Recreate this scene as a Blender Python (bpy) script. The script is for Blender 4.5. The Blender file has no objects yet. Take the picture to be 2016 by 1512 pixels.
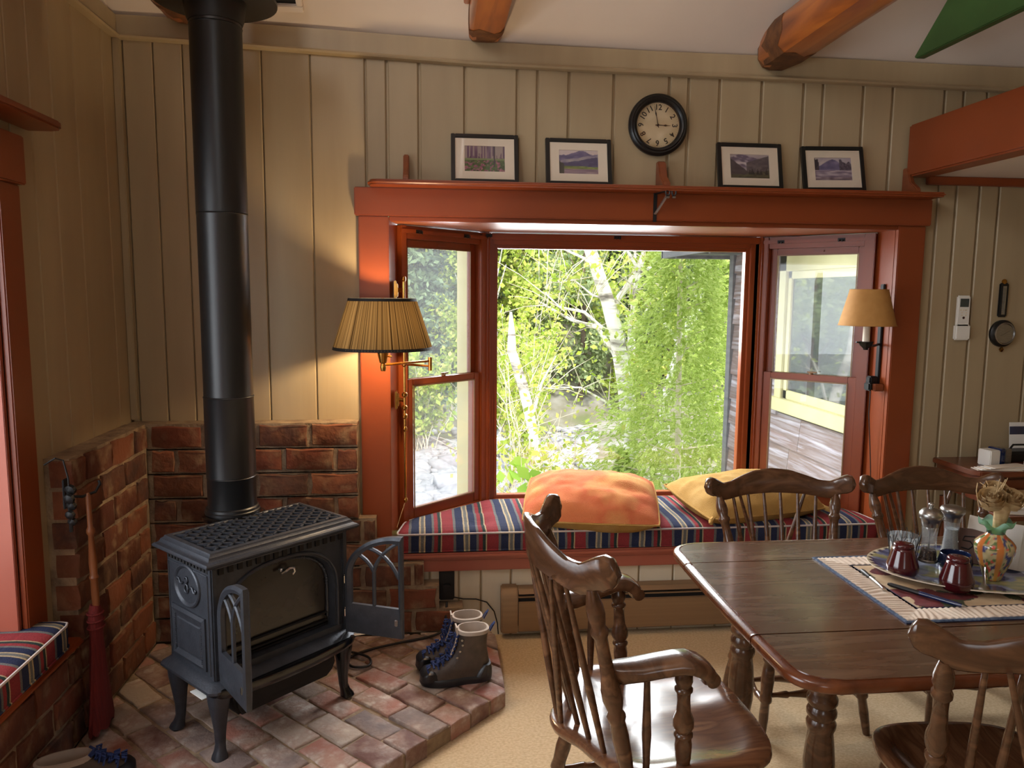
import bpy, bmesh, math, random
import numpy as np
from mathutils import Vector, Matrix, Euler

rnd = random.Random(7)
rng = np.random.default_rng(11)
SC = bpy.context.scene
COL = SC.collection
PI = math.pi

# ------------------------------------------------------------------ camera, world, sun, daylight, exposure
cam_data = bpy.data.cameras.new('camera')
cam = bpy.data.objects.new('camera', cam_data)
COL.objects.link(cam)
cam_data.sensor_fit = 'HORIZONTAL'
cam_data.sensor_width = 36.0
cam_data.lens = 36.0 * 1490.0 / 2016.0
cam_data.clip_start = 0.05
cam_data.clip_end = 200
YAW, PITCH, ROLL = math.radians(6.009), math.radians(6.749), math.radians(-0.482)
fw = Vector((math.sin(YAW)*math.cos(PITCH), math.cos(YAW)*math.cos(PITCH), -math.sin(PITCH)))
rt = Vector((math.cos(YAW), -math.sin(YAW), 0))
dn = fw.cross(rt)
r2 = rt*math.cos(ROLL) + dn*math.sin(ROLL)
d2 = -rt*math.sin(ROLL) + dn*math.cos(ROLL)
M = Matrix((( r2.x, -d2.x, -fw.x, 0), (r2.y, -d2.y, -fw.y, 0), (r2.z, -d2.z, -fw.z, 1.62), (0, 0, 0, 1)))
cam.matrix_world = M
SC.camera = cam

world = bpy.data.worlds.new('world')
SC.world = world
world.use_nodes = True
wn = world.node_tree.nodes
bg = wn['Background']
bg.inputs['Color'].default_value = (0.90, 0.95, 1.0, 1)
bg.inputs['Strength'].default_value = 3.0

def lamp(name, kind, energy, color, loc, rot, **kw):
    d = bpy.data.lights.new(name, kind)
    d.energy = energy
    d.color = color
    for k, v in kw.items():
        setattr(d, k, v)
    o = bpy.data.objects.new(name, d)
    o.location = loc
    o.rotation_euler = rot
    COL.objects.link(o)
    return o

# sun from behind the house, so the trees are lit and the bay stays out of it
lamp('sun', 'SUN', 5.5, (1.0, 0.95, 0.85), (0, 0, 10), (math.radians(42), 0, math.radians(14)), angle=math.radians(6))
# daylight through the bay on the left, through the windows behind the camera and through this bay; plus an added gable fill
lamp('daylight_left_bay', 'AREA', 42, (0.88, 0.94, 1.0), (-1.90, 1.4, 1.6), (0, math.radians(-62), 0), shape='RECTANGLE', size=1.4, size_y=2.0)
lamp('daylight_rear_window', 'AREA', 2, (0.98, 0.97, 0.95), (-0.3, -2.56, 1.65), (math.radians(90), 0, 0), shape='RECTANGLE', size=1.6, size_y=1.5)
lamp('added_gable_fill', 'AREA', 42, (1.0, 0.96, 0.92), (-1.40, 0.25, 3.5), (0, math.radians(-90), 0), shape='RECTANGLE', size=0.95, size_y=1.4)  # added fill for the upper walls and ceiling, set in an invented gable opening
lamp('daylight_front_bay', 'AREA', 120, (0.95, 0.97, 1.0), (0.75, 4.75, 1.85), (math.radians(-63), 0, 0), shape='RECTANGLE', size=1.5, size_y=1.3)

SC.view_settings.view_transform = 'Standard'
SC.view_settings.look = 'None'
SC.view_settings.gamma = 1.0
SC.view_settings.use_curve_mapping = False
SC.view_settings.exposure = 0.13

# ------------------------------------------------------------------ materials
def lin(c):
    c = c / 255.0
    return c / 12.92 if c <= 0.04045 else ((c + 0.055) / 1.055) ** 2.4
def rgb(r, g, b):
    return (lin(r), lin(g), lin(b), 1.0)

class NT:
    def __init__(self, m):
        self.t = m.node_tree
        self.n = self.t.nodes
        self.l = self.t.links
    def new(self, kind, **kw):
        n = self.n.new(kind)
        for k, v in kw.items():
            setattr(n, k, v)
        return n
    def link(self, a, b):
        self.l.new(a, b)

def ramp(nt, fac, stops, interp='LINEAR'):
    r = nt.new('ShaderNodeValToRGB')
    r.color_ramp.interpolation = interp
    el = r.color_ramp.elements
    el[0].position, el[0].color = stops[0]
    el[1].position, el[1].color = stops[-1]
    for p, c in stops[1:-1]:
        e = el.new(p)
        e.color = c
    nt.link(fac, r.inputs['Fac'])
    return r.outputs['Color']

def mat(name, stops, rough=0.5, metal=0.0, scale=(6, 6, 6), detail=4, bump=0.0, bscale=None, rand=0.0, coat=0.0, spec=0.5, distort=0.0, per_obj=None, rough_var=0.0):
    """stops: list of colours mixed by a noise; rand: value jitter by object; per_obj: list of colours picked by object"""
    m = bpy.data.materials.new(name)
    m.use_nodes = True
    nt = NT(m)
    b = nt.n['Principled BSDF']
    b.inputs['Roughness'].default_value = rough
    b.inputs['Metallic'].default_value = metal
    b.inputs['Specular IOR Level'].default_value = spec
    b.inputs['Coat Weight'].default_value = coat
    b.inputs['Coat Roughness'].default_value = 0.12
    tc = nt.new('ShaderNodeTexCoord')
    oi = nt.new('ShaderNodeObjectInfo')
    add = nt.new('ShaderNodeVectorMath', operation='MULTIPLY_ADD')
    nt.link(oi.outputs['Random'], add.inputs[0])
    add.inputs[1].default_value = (17, 23, 11)
    nt.link(tc.outputs['Object'], add.inputs[2])
    mp = nt.new('ShaderNodeMapping')
    mp.inputs['Scale'].default_value = scale
    nt.link(add.outputs[0], mp.inputs['Vector'])
    nz = nt.new('ShaderNodeTexNoise')
    nz.inputs['Scale'].default_value = 1.0
    nz.inputs['Detail'].default_value = detail
    nz.inputs['Distortion'].default_value = distort
    nt.link(mp.outputs[0], nz.inputs['Vector'])
    if len(stops) == 1:
        stops = [stops[0], stops[0]]
    k = len(stops) - 1
    col = ramp(nt, nz.outputs['Fac'], [(0.3 + 0.4*i/k, c) for i, c in enumerate(stops)])
    if per_obj:
        k = len(per_obj)
        oc = ramp(nt, oi.outputs['Random'], [(i/k, c) for i, c in enumerate(per_obj)], 'CONSTANT')
        mx = nt.new('ShaderNodeMix', data_type='RGBA', blend_type='MIX')
        nz2 = nt.new('ShaderNodeTexNoise')
        nz2.inputs['Scale'].default_value = 9
        nz2.inputs['Detail'].default_value = 6
        nt.link(add.outputs[0], nz2.inputs['Vector'])
        f = ramp(nt, nz2.outputs['Fac'], [(0.38, (0, 0, 0, 1)), (0.64, (1, 1, 1, 1))])
        nt.link(f, mx.inputs['Factor'])
        nt.link(oc, mx.inputs['A'])
        nt.link(col, mx.inputs['B'])
        col = mx.outputs['Result']
    if rand:
        hs = nt.new('ShaderNodeHueSaturation')
        mr = nt.new('ShaderNodeMapRange')
        mr.inputs['To Min'].default_value = 1 - rand
        mr.inputs['To Max'].default_value = 1 + rand
        nt.link(oi.outputs['Random'], mr.inputs['Value'])
        nt.link(mr.outputs[0], hs.inputs['Value'])
        nt.link(col, hs.inputs['Color'])
        col = hs.outputs['Color']
    nt.link(col, b.inputs['Base Color'])
    if rough_var:
        mr = nt.new('ShaderNodeMapRange')
        mr.inputs['To Min'].default_value = max(0, rough - rough_var)
        mr.inputs['To Max'].default_value = rough + rough_var
        nt.link(nz.outputs['Fac'], mr.inputs['Value'])
        nt.link(mr.outputs[0], b.inputs['Roughness'])
    if bump:
        nb = nt.new('ShaderNodeTexNoise')
        nb.inputs['Detail'].default_value = 3
        nb.inputs['Scale'].default_value = 1.0
        mb = nt.new('ShaderNodeMapping')
        mb.inputs['Scale'].default_value = bscale or tuple(s*6 for s in scale)
        nt.link(add.outputs[0], mb.inputs['Vector'])
        nt.link(mb.outputs[0], nb.inputs['Vector'])
        bp = nt.new('ShaderNodeBump')
        bp.inputs['Strength'].default_value = bump
        bp.inputs['Distance'].default_value = 0.004
        nt.link(nb.outputs['Fac'], bp.inputs['Height'])
        nt.link(bp.outputs[0], b.inputs['Normal'])
    return m

def vcol_mat(name, rough=0.6, coat=0.0, bump=0.0, bs=400):
    m = bpy.data.materials.new(name)
    m.use_nodes = True
    nt = NT(m)
    b = nt.n['Principled BSDF']
    b.inputs['Roughness'].default_value = rough
    b.inputs['Coat Weight'].default_value = coat
    a = nt.new('ShaderNodeVertexColor')
    a.layer_name = 'print'
    nt.link(a.outputs['Color'], b.inputs['Base Color'])
    if bump:
        tc = nt.new('ShaderNodeTexCoord')
        nb = nt.new('ShaderNodeTexNoise')
        nb.inputs['Scale'].default_value = bs
        nt.link(tc.outputs['Object'], nb.inputs['Vector'])
        bp = nt.new('ShaderNodeBump')
        bp.inputs['Strength'].default_value = bump
        bp.inputs['Distance'].default_value = 0.003
        nt.link(nb.outputs['Fac'], bp.inputs['Height'])
        nt.link(bp.outputs[0], b.inputs['Normal'])
    return m

def glass_mat(name, tint=(1, 1, 1, 1), haze=0.0, ior=1.45):
    m = bpy.data.materials.new(name)
    m.use_nodes = True
    nt = NT(m)
    nt.n.remove(nt.n['Principled BSDF'])
    out = nt.n['Material Output']
    t = nt.new('ShaderNodeBsdfTransparent')
    t.inputs['Color'].default_value = tint
    g = nt.new('ShaderNodeBsdfGlossy')
    g.inputs['Roughness'].default_value = 0.01
    fr = nt.new('ShaderNodeFresnel')
    ge = nt.new('ShaderNodeNewGeometry')
    mi = nt.new('ShaderNodeMapRange')     # same reflectance on both faces of the thin pane
    mi.inputs['To Min'].default_value = ior
    mi.inputs['To Max'].default_value = 1/ior
    nt.link(ge.outputs['Backfacing'], mi.inputs['Value'])
    nt.link(mi.outputs[0], fr.inputs['IOR'])
    mx = nt.new('ShaderNodeMixShader')
    nt.link(fr.outputs[0], mx.inputs[0])
    nt.link(t.outputs[0], mx.inputs[1])
    nt.link(g.outputs[0], mx.inputs[2])
    res = mx.outputs[0]
    if haze:
        tr = nt.new('ShaderNodeBsdfTranslucent')
        tr.inputs['Color'].default_value = (0.9, 0.93, 0.95, 1)
        m2 = nt.new('ShaderNodeMixShader')
        m2.inputs[0].default_value = haze
        nt.link(res, m2.inputs[1])
        nt.link(tr.outputs[0], m2.inputs[2])
        res = m2.outputs[0]
    nt.link(res, out.inputs['Surface'])
    return m

def leaf_mat(name, cols, trans=0.4, rough=0.6):
    m = bpy.data.materials.new(name)
    m.use_nodes = True
    nt = NT(m)
    nt.n.remove(nt.n['Principled BSDF'])
    out = nt.n['Material Output']
    ge = nt.new('ShaderNodeNewGeometry')
    k = len(cols) - 1
    c = ramp(nt, ge.outputs['Random Per Island'], [(i/k, x) for i, x in enumerate(cols)])
    d = nt.new('ShaderNodeBsdfDiffuse')
    t = nt.new('ShaderNodeBsdfTranslucent')
    nt.link(c, d.inputs['Color'])
    nt.link(c, t.inputs['Color'])
    mx = nt.new('ShaderNodeMixShader')
    mx.inputs[0].default_value = trans
    nt.link(d.outputs[0], mx.inputs[1])
    nt.link(t.outputs[0], mx.inputs[2])
    nt.link(mx.outputs[0], out.inputs['Surface'])
    return m

def plaid_mat(name, axis, offset=0.0):
    """woven stripes along one axis with a fainter set across"""
    m = bpy.data.materials.new(name)
    m.use_nodes = True
    nt = NT(m)
    b = nt.n['Principled BSDF']
    b.inputs['Roughness'].default_value = 0.9
    b.inputs['Specular IOR Level'].default_value = 0.15
    tc = nt.new('ShaderNodeTexCoord')
    sp = nt.new('ShaderNodeSeparateXYZ')
    nz0 = nt.new('ShaderNodeTexNoise')
    nz0.inputs['Scale'].default_value = 7
    nt.link(tc.outputs['Object'], nz0.inputs['Vector'])
    wob = nt.new('ShaderNodeVectorMath', operation='MULTIPLY_ADD')
    nt.link(nz0.outputs['Color'], wob.inputs[0])
    wob.inputs[1].default_value = (0.012, 0.012, 0.0)
    nt.link(tc.outputs['Object'], wob.inputs[2])
    nt.link(wob.outputs[0], sp.inputs[0])
    def wrap(out, period):
        md = nt.new('ShaderNodeMath', operation='MULTIPLY_ADD')
        nt.link(out, md.inputs[0])
        md.inputs[1].default_value = 1/period
        md.inputs[2].default_value = 50 + offset
        fr = nt.new('ShaderNodeMath', operation='FRACT')
        nt.link(md.outputs[0], fr.inputs[0])
        return fr.outputs[0]
    red, navy, cream, grey, green = rgb(140, 54, 58), rgb(44, 50, 76), rgb(174, 156, 124), rgb(106, 106, 104), rgb(46, 58, 56)
    seq = [(red, .052), (grey, .012), (navy, .036), (cream, .008), (grey, .014), (cream, .007), (navy, .03), (grey, .01), (red, .018), (green, .014), (cream, .006)]
    tot = sum(w for _, w in seq)
    st, p = [], 0
    for c, w in seq:
        st.append((p/tot, c))
        p += w
    col = ramp(nt, wrap(sp.outputs[axis], tot), st, 'CONSTANT')
    cross = ramp(nt, wrap(sp.outputs[1-axis], 0.11), [(0, rgb(128, 128, 128)), (.55, rgb(94, 94, 98)), (.7, rgb(150, 148, 142)), (.78, rgb(105, 105, 108))], 'CONSTANT')
    mx = nt.new('ShaderNodeMix', data_type='RGBA', blend_type='OVERLAY')
    mx.inputs['Factor'].default_value = 0.35
    nt.link(col, mx.inputs['A'])
    nt.link(cross, mx.inputs['B'])
    nz = nt.new('ShaderNodeTexNoise')
    nz.inputs['Scale'].default_value = 260
    nt.link(tc.outputs['Object'], nz.inputs['Vector'])
    m2 = nt.new('ShaderNodeMix', data_type='RGBA', blend_type='OVERLAY')
    m2.inputs['Factor'].default_value = 0.45
    nt.link(mx.outputs['Result'], m2.inputs['A'])
    nt.link(nz.outputs['Fac'], m2.inputs['B'])
    nt.link(m2.outputs['Result'], b.inputs['Base Color'])
    bp = nt.new('ShaderNodeBump')
    bp.inputs['Strength'].default_value = 0.5
    bp.inputs['Distance'].default_value = 0.003
    nt.link(nz.outputs['Fac'], bp.inputs['Height'])
    nt.link(bp.outputs[0], b.inputs['Normal'])
    return m

MT = {}
MT['plank'] = mat('painted_plank', [rgb(176, 157, 124), rgb(166, 147, 116)], rough=0.42, scale=(9, 9, 1.2), bump=0.12, bscale=(60, 60, 4), rand=0.03)
MT['plank_low'] = mat('lit_low_plank', [rgb(220, 208, 184), rgb(210, 198, 172)], rough=0.45, scale=(9, 9, 1.2), bump=0.12, bscale=(60, 60, 4), rand=0.03)  # wall paint lightened below the bench, the light there put into its colour
MT['plaster'] = mat('ceiling_plaster', [rgb(228, 216, 204), rgb(220, 206, 193)], rough=0.85, scale=(2, 2, 2), bump=0.15, bscale=(30, 30, 30))
MT['trim'] = mat('terracotta_paint', [rgb(140, 66, 30), rgb(130, 60, 27)], rough=0.33, scale=(3, 3, 3), bump=0.06, bscale=(50, 50, 50))
MT['trim_soffit'] = mat('terracotta_soffit_paint', [rgb(164, 92, 56), rgb(154, 86, 52)], rough=0.5, scale=(3, 3, 3), bump=0.05, bscale=(50, 50, 50))
MT['trim_pale'] = mat('terracotta_sill_paint', [rgb(168, 92, 72), rgb(158, 84, 66)], rough=0.35, scale=(3, 3, 3), bump=0.05, bscale=(50, 50, 50))
MT['carpet'] = mat('tan_loop_carpet', [rgb(212, 188, 152), rgb(188, 162, 126)], rough=0.95, scale=(90, 120, 90), spec=0.1, bump=0.9, bscale=(110, 260, 110))
MT['brick'] = mat('old_red_brick', [rgb(126, 78, 50), rgb(104, 60, 42), rgb(150, 122, 92)], rough=0.85, scale=(14, 14, 14), bump=1.0, bscale=(45, 45, 45), detail=6, per_obj=[rgb(118, 62, 42), rgb(94, 50, 36), rgb(132, 78, 52), rgb(74, 48, 40), rgb(110, 68, 46), rgb(86, 58, 46)])
MT['paver'] = mat('worn_hearth_brick', [rgb(184, 166, 152), rgb(160, 134, 120), rgb(202, 190, 178)], rough=0.8, scale=(22, 22, 22), bump=1.0, bscale=(70, 70, 70), detail=6, per_obj=[rgb(158, 104, 88), rgb(128, 112, 106), rgb(170, 122, 106), rgb(118, 84, 74), rgb(164, 148, 134), rgb(146, 88, 72)])
MT['mortar'] = mat('lime_mortar', [rgb(168, 146, 118), rgb(120, 100, 82)], rough=0.95, scale=(18, 18, 18), bump=1.0, bscale=(90, 90, 90))
MT['log'] = mat('varnished_log', [rgb(196, 118, 44), rgb(170, 92, 30), rgb(120, 58, 20)], rough=0.3, scale=(14, 1.6, 14), detail=6, coat=0.4, distort=0.6)
MT['logend'] = mat('weathered_log_end', [rgb(122, 78, 42), rgb(78, 44, 24)], rough=0.6, scale=(20, 20, 20), bump=0.6)
MT['green'] = mat('green_paint', [rgb(62, 98, 48), rgb(54, 88, 42)], rough=0.45)
MT['iron'] = mat('cast_iron_enamel', [rgb(66, 69, 76), rgb(56, 59, 66)], rough=0.42, metal=0.35, scale=(30, 30, 30), bump=0.25, bscale=(140, 140, 140), rough_var=0.08)
MT['iron_gloss'] = mat('glossy_black_enamel', [rgb(10, 10, 11), rgb(14, 14, 15)], rough=0.16, coat=0.3)
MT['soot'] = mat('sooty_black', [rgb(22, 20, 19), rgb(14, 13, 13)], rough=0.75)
MT['pipe'] = mat('black_stove_pipe', [rgb(26, 27, 28), rgb(22, 23, 24)], rough=0.36, scale=(4, 4, 4), spec=0.6)
MT['chrome'] = mat('chrome', [rgb(205, 205, 205)], rough=0.15, metal=1.0)
MT['steel'] = mat('brushed_steel', [rgb(176, 174, 170), rgb(160, 158, 154)], rough=0.3, metal=1.0, scale=(40, 40, 200))
MT['black'] = mat('black_plastic', [rgb(20, 20, 21)], rough=0.45)
MT['blackwood'] = mat('black_frame_lacquer', [rgb(22, 22, 22), rgb(18, 18, 18)], rough=0.35)
MT['wood'] = mat('dark_maple', [rgb(98, 65, 43), rgb(76, 49, 31), rgb(116, 80, 54)], rough=0.24, scale=(18, 5, 18), detail=5, coat=0.35, distort=0.8)
MT['seatwood'] = mat('dark_maple_seat', [rgb(120, 79, 52), rgb(94, 60, 40), rgb(138, 96, 65)], rough=0.22, scale=(4, 22, 10), detail=5, coat=0.4, distort=1.0)
MT['tablewood'] = mat('maple_table', [rgb(104, 78, 58), rgb(86, 63, 46), rgb(116, 90, 68)], rough=0.27, scale=(3, 24, 10), detail=6, coat=0.55, distort=0.7, rough_var=0.07)
MT['tableedge'] = mat('maple_table_edge', [rgb(110, 58, 30), rgb(88, 44, 22), rgb(132, 76, 42)], rough=0.25, scale=(8, 12, 8), coat=0.4)
MT['pinewood'] = mat('old_pine', [rgb(142, 78, 44), rgb(120, 62, 34)], rough=0.45, scale=(10, 10, 30))
MT['desk'] = mat('mahogany_desk', [rgb(112, 56, 28), rgb(84, 40, 22)], rough=0.35, scale=(4, 20, 20), coat=0.3)
MT['heater'] = mat('tan_enamelled_steel', [rgb(150, 120, 88), rgb(138, 109, 80)], rough=0.4, metal=0.2, scale=(1, 30, 60))
MT['glass'] = glass_mat('window_glass')
MT['dustyglass'] = glass_mat('dusty_screened_glass', tint=(0.95, 0.96, 0.97, 1), haze=0.05)
MT['jarglass'] = glass_mat('clear_glass', tint=(0.86, 0.89, 0.90, 1), ior=1.9, haze=0.10)
MT['stoveglass'] = mat('smoked_stove_glass', [rgb(46, 40, 36), rgb(28, 25, 23)], rough=0.25, scale=(3, 3, 5), distort=2.5, coat=0.15)
MT['wire'] = mat('black_cord', [rgb(20, 19, 19)], rough=0.5)
MT['brass'] = mat('aged_brass', [rgb(196, 146, 74), rgb(160, 112, 52)], rough=0.25, metal=1.0, scale=(20, 20, 20))
MT['cream'] = mat('cream_exterior_paint', [rgb(206, 200, 150), rgb(196, 190, 140)], rough=0.6)
MT['white'] = mat('white_plastic', [rgb(232, 230, 222)], rough=0.4)
MT['paper'] = mat('white_paper', [rgb(238, 236, 230), rgb(228, 226, 220)], rough=0.85)
MT['matboard'] = mat('cream_mat_board', [rgb(226, 212, 192)], rough=0.9)
MT['shingle'] = mat('weathered_cedar_siding', [rgb(146, 138, 140), rgb(116, 98, 92), rgb(182, 180, 188)], rough=0.9, scale=(10, 1.4, 26), detail=8, bump=0.5, bscale=(40, 6, 90), rand=0.22)
MT['eave'] = mat('grey_eave_board', [rgb(120, 120, 122), rgb(96, 98, 102)], rough=0.8, scale=(20, 3, 20))
MT['plaid'] = plaid_mat('plaid_seat_fabric', 0, 0.62)
MT['plaid2'] = plaid_mat('plaid_seat_fabric_left', 1, 0.3)
MT['piping'] = mat('pale_piping', [rgb(196, 186, 176), rgb(170, 156, 160)], rough=0.9)
MT['orange'] = mat('orange_chenille', [rgb(204, 126, 84), rgb(194, 106, 72), rgb(204, 148, 92)], rough=0.95, scale=(5, 5, 5), bump=0.8, bscale=(230, 230, 230), spec=0.1)
MT['mustard'] = mat('mustard_chenille', [rgb(174, 138, 78), rgb(164, 128, 72), rgb(184, 150, 94)], rough=0.95, scale=(6, 6, 6), bump=0.8, bscale=(230, 230, 230), spec=0.1)
MT['leather'] = mat('brown_boot_leather', [rgb(78, 64, 54), rgb(58, 47, 40)], rough=0.5, scale=(25, 25, 25), bump=0.4, bscale=(120, 120, 120))
MT['rubber'] = mat('black_boot_rubber', [rgb(34, 34, 37), rgb(28, 28, 31)], rough=0.35)
MT['fleece'] = mat('pale_boot_lining', [rgb(190, 176, 162), rgb(160, 146, 134)], rough=0.95)
MT['lace'] = mat('blue_bootlace', [rgb(40, 62, 118), rgb(26, 40, 84)], rough=0.8, scale=(200, 200, 200))
MT['maroon'] = mat('maroon_glaze', [rgb(78, 16, 24), rgb(62, 12, 18)], rough=0.16, coat=0.6)
MT['blue'] = mat('blue_glaze', [rgb(30, 46, 92), rgb(22, 32, 62)], rough=0.15, coat=0.6)
MT['broomred'] = mat('red_broom_corn', [rgb(122, 32, 28), rgb(96, 22, 22)], rough=0.8, scale=(160, 160, 6), bump=0.9, bscale=(260, 260, 8))
MT['handle'] = mat('turned_broom_handle', [rgb(146, 88, 48), rgb(118, 66, 36)], rough=0.4, scale=(20, 20, 6))
MT['darkiron'] = mat('black_wrought_iron', [rgb(26, 26, 26), rgb(20, 20, 20)], rough=0.5, metal=0.3)
MT['raffia'] = mat('dried_husk', [rgb(206, 178, 132), rgb(174, 142, 96)], rough=0.8, scale=(30, 30, 120))
MT['lampshade_tan'] = mat('tan_paper_shade', [rgb(190, 140, 76), rgb(180, 130, 68)], rough=0.8, scale=(30, 30, 30))
MT['candle'] = mat('peach_candle_wax', [rgb(238, 180, 126)], rough=0.5)
MT['pepper'] = mat('peppercorns', [rgb(70, 48, 40), rgb(36, 26, 24), rgb(130, 96, 76)], rough=0.8, scale=(220, 220, 220), bump=1, bscale=(220, 220, 220))
MT['salt'] = mat('white_salt', [rgb(186, 186, 184), rgb(160, 162, 162)], rough=0.9, scale=(200, 200, 200))
MT['print'] = vcol_mat('printed_picture', 0.5)
MT['quilt'] = vcol_mat('quilted_cotton', 0.95, bump=0.3)
MT['glaze'] = vcol_mat('painted_glaze', 0.16, coat=0.5)
MT['bark'] = mat('white_birch_bark', [rgb(244, 242, 236), rgb(232, 228, 220), rgb(120, 112, 106)], rough=0.8, scale=(3, 3, 16), detail=5)
MT['twig'] = mat('pale_twig', [rgb(222, 214, 196), rgb(188, 178, 156)], rough=0.9)
MT['trunk'] = mat('dark_trunk_bark', [rgb(112, 98, 84), rgb(84, 72, 62)], rough=0.95, scale=(8, 8, 2))
MT['stone'] = mat('river_stone', [rgb(160, 160, 164), rgb(128, 128, 134)], rough=0.85, scale=(6, 6, 6), rand=0.18)
MT['riverbed'] = mat('gravel_ground', [rgb(150, 148, 142), rgb(120, 116, 100), rgb(100, 108, 70)], rough=0.95, scale=(1.4, 1.4, 1.4), detail=8)
MT['cedar'] = leaf_mat('cedar_leaf', [rgb(150, 178, 84), rgb(190, 208, 114), rgb(220, 230, 158), rgb(172, 196, 100)], 0.5)
MT['spring'] = leaf_mat('spring_leaf', [rgb(176, 196, 72), rgb(206, 218, 120), rgb(140, 168, 62), rgb(214, 206, 130)], 0.45)
MT['grove'] = leaf_mat('grove_leaf', [rgb(148, 166, 118), rgb(176, 190, 138), rgb(130, 150, 116), rgb(196, 206, 156)], 0.35)
MT['pine'] = leaf_mat('conifer_leaf', [rgb(112, 134, 104), rgb(138, 158, 118), rgb(100, 122, 102), rgb(158, 176, 132)], 0.3)
MT['fern'] = leaf_mat('bank_leaf', [rgb(130, 176, 60), rgb(176, 210, 96), rgb(110, 150, 56)], 0.4)

# ------------------------------------------------------------------ mesh tools
def frame_of(d):
    d = Vector(d).normalized()
    a = Vector((0, 0, 1)) if abs(d.z) < 0.9 else Vector((1, 0, 0))
    u = a.cross(d).normalized()
    return u, d.cross(u), d

class MB:
    def __init__(self):
        self.v, self.f, self.m = [], [], []
    def add(self, vs, fs, m=0):
        o = len(self.v)
        self.v += [tuple(p) for p in vs]
        self.f += [tuple(i + o for i in q) for q in fs]
        self.m += [m] * len(fs)
        return self
    def box(self, x0, x1, y0, y1, z0, z1, m=0):
        vs = [(x, y, z) for z in (z0, z1) for y in (y0, y1) for x in (x0, x1)]
        return self.add(vs, [(0, 2, 3, 1), (4, 5, 7, 6), (0, 1, 5, 4), (2, 6, 7, 3), (0, 4, 6, 2), (1, 3, 7, 5)], m)
    def bar(self, p0, p1, w, h, m=0, up=(0, 0, 1)):
        """box from p0 to p1, w across and h along up"""
        p0, p1, up = Vector(p0), Vector(p1), Vector(up)
        d = (p1 - p0).normalized()
        s = d.cross(up).normalized() * (w/2)
        t = s.cross(d).normalized() * (h/2)
        vs = [p + a*s + b*t for p in (p0, p1) for a, b in ((-1, -1), (1, -1), (1, 1), (-1, 1))]
        return self.add(vs, [(0, 1, 2, 3), (7, 6, 5, 4), (0, 4, 5, 1), (1, 5, 6, 2), (2, 6, 7, 3), (3, 7, 4, 0)], m)
    def loft(self, rings, m=0, cap0=True, cap1=True, closed=True):
        n = len(rings[0])
        vs = [p for r in rings for p in r]
        fs = []
        for i in range(len(rings) - 1):
            for j in range(n if closed else n - 1):
                a, b = i*n + j, i*n + (j + 1) % n
                fs.append((a, b, b + n, a + n))
        if cap0:
            fs.append(tuple(range(n))[::-1])
        if cap1:
            fs.append(tuple((len(rings) - 1)*n + j for j in range(n)))
        return self.add(vs, fs, m)
    def lathe(self, prof, p0=(0, 0, 0), d=(0, 0, 1), n=16, m=0, cap0=True, cap1=True, wob=None):
        """prof: (distance along d, radius)"""
        u, v, w = frame_of(d)
        p0 = Vector(p0)
        rings = []
        for t, r in prof:
            rings.append([p0 + w*t + (u*math.cos(2*PI*j/n) + v*math.sin(2*PI*j/n)) * (max(r, 1e-4) * (wob(j) if wob else 1)) for j in range(n)])
        return self.loft(rings, m, cap0, cap1)
    def tube(self, pts, r, n=8, m=0):
        pts = [Vector(p) for p in pts]
        rs = r if isinstance(r, (list, tuple)) else [r]*len(pts)
        rings, pu = [], None
        for i, p in enumerate(pts):
            d = (pts[min(i + 1, len(pts) - 1)] - pts[max(i - 1, 0)]).normalized()
            if pu is None:
                u, v, _ = frame_of(d)
            else:
                u = (pu - d*pu.dot(d)).normalized()
                v = d.cross(u)
            pu = u
            rings.append([p + (u*math.cos(2*PI*j/n) + v*math.sin(2*PI*j/n))*rs[i] for j in range(n)])
        return self.loft(rings, m)
    def prism(self, poly, h0, h1, fn=lambda a, b, h: (a, b, h), m=0):
        n = len(poly)
        vs = [fn(a, b, h0) for a, b in poly] + [fn(a, b, h1) for a, b in poly]
        fs = [tuple(range(n))[::-1], tuple(range(n, 2*n))] + [(j, (j + 1) % n, (j + 1) % n + n, j + n) for j in range(n)]
        return self.add(vs, fs, m)
    def xform(self, mtx):
        self.v = [tuple(mtx @ Vector(p)) for p in self.v]
        return self
    def build(self, name, mats, parent=None, bevel=0.0, smooth=35, seg=2):
        me = bpy.data.meshes.new(name)
        me.from_pydata(self.v, [], self.f)
        if not isinstance(mats, (list, tuple)):
            mats = [mats]
        for mm in mats:
            me.materials.append(mm)
        me.polygons.foreach_set('material_index', self.m)
        bm = bmesh.new()
        bm.from_mesh(me)
        bmesh.ops.recalc_face_normals(bm, faces=bm.faces)
        if bevel:
            es = [e for e in bm.edges if len(e.link_faces) == 2 and e.calc_face_angle(0) > 0.5]
            bmesh.ops.bevel(bm, geom=es, offset=bevel, segments=seg, affect='EDGES', clamp_overlap=True)
        bm.to_mesh(me)
        bm.free()
        if smooth:
            me.polygons.foreach_set('use_smooth', [True]*len(me.polygons))
            me.set_sharp_from_angle(angle=math.radians(smooth))
        return put(name, me, parent)

def put(name, me, parent=None):
    o = bpy.data.objects.new(name, me)
    COL.objects.link(o)
    if parent is not None:
        o.parent = parent
    return o

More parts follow.
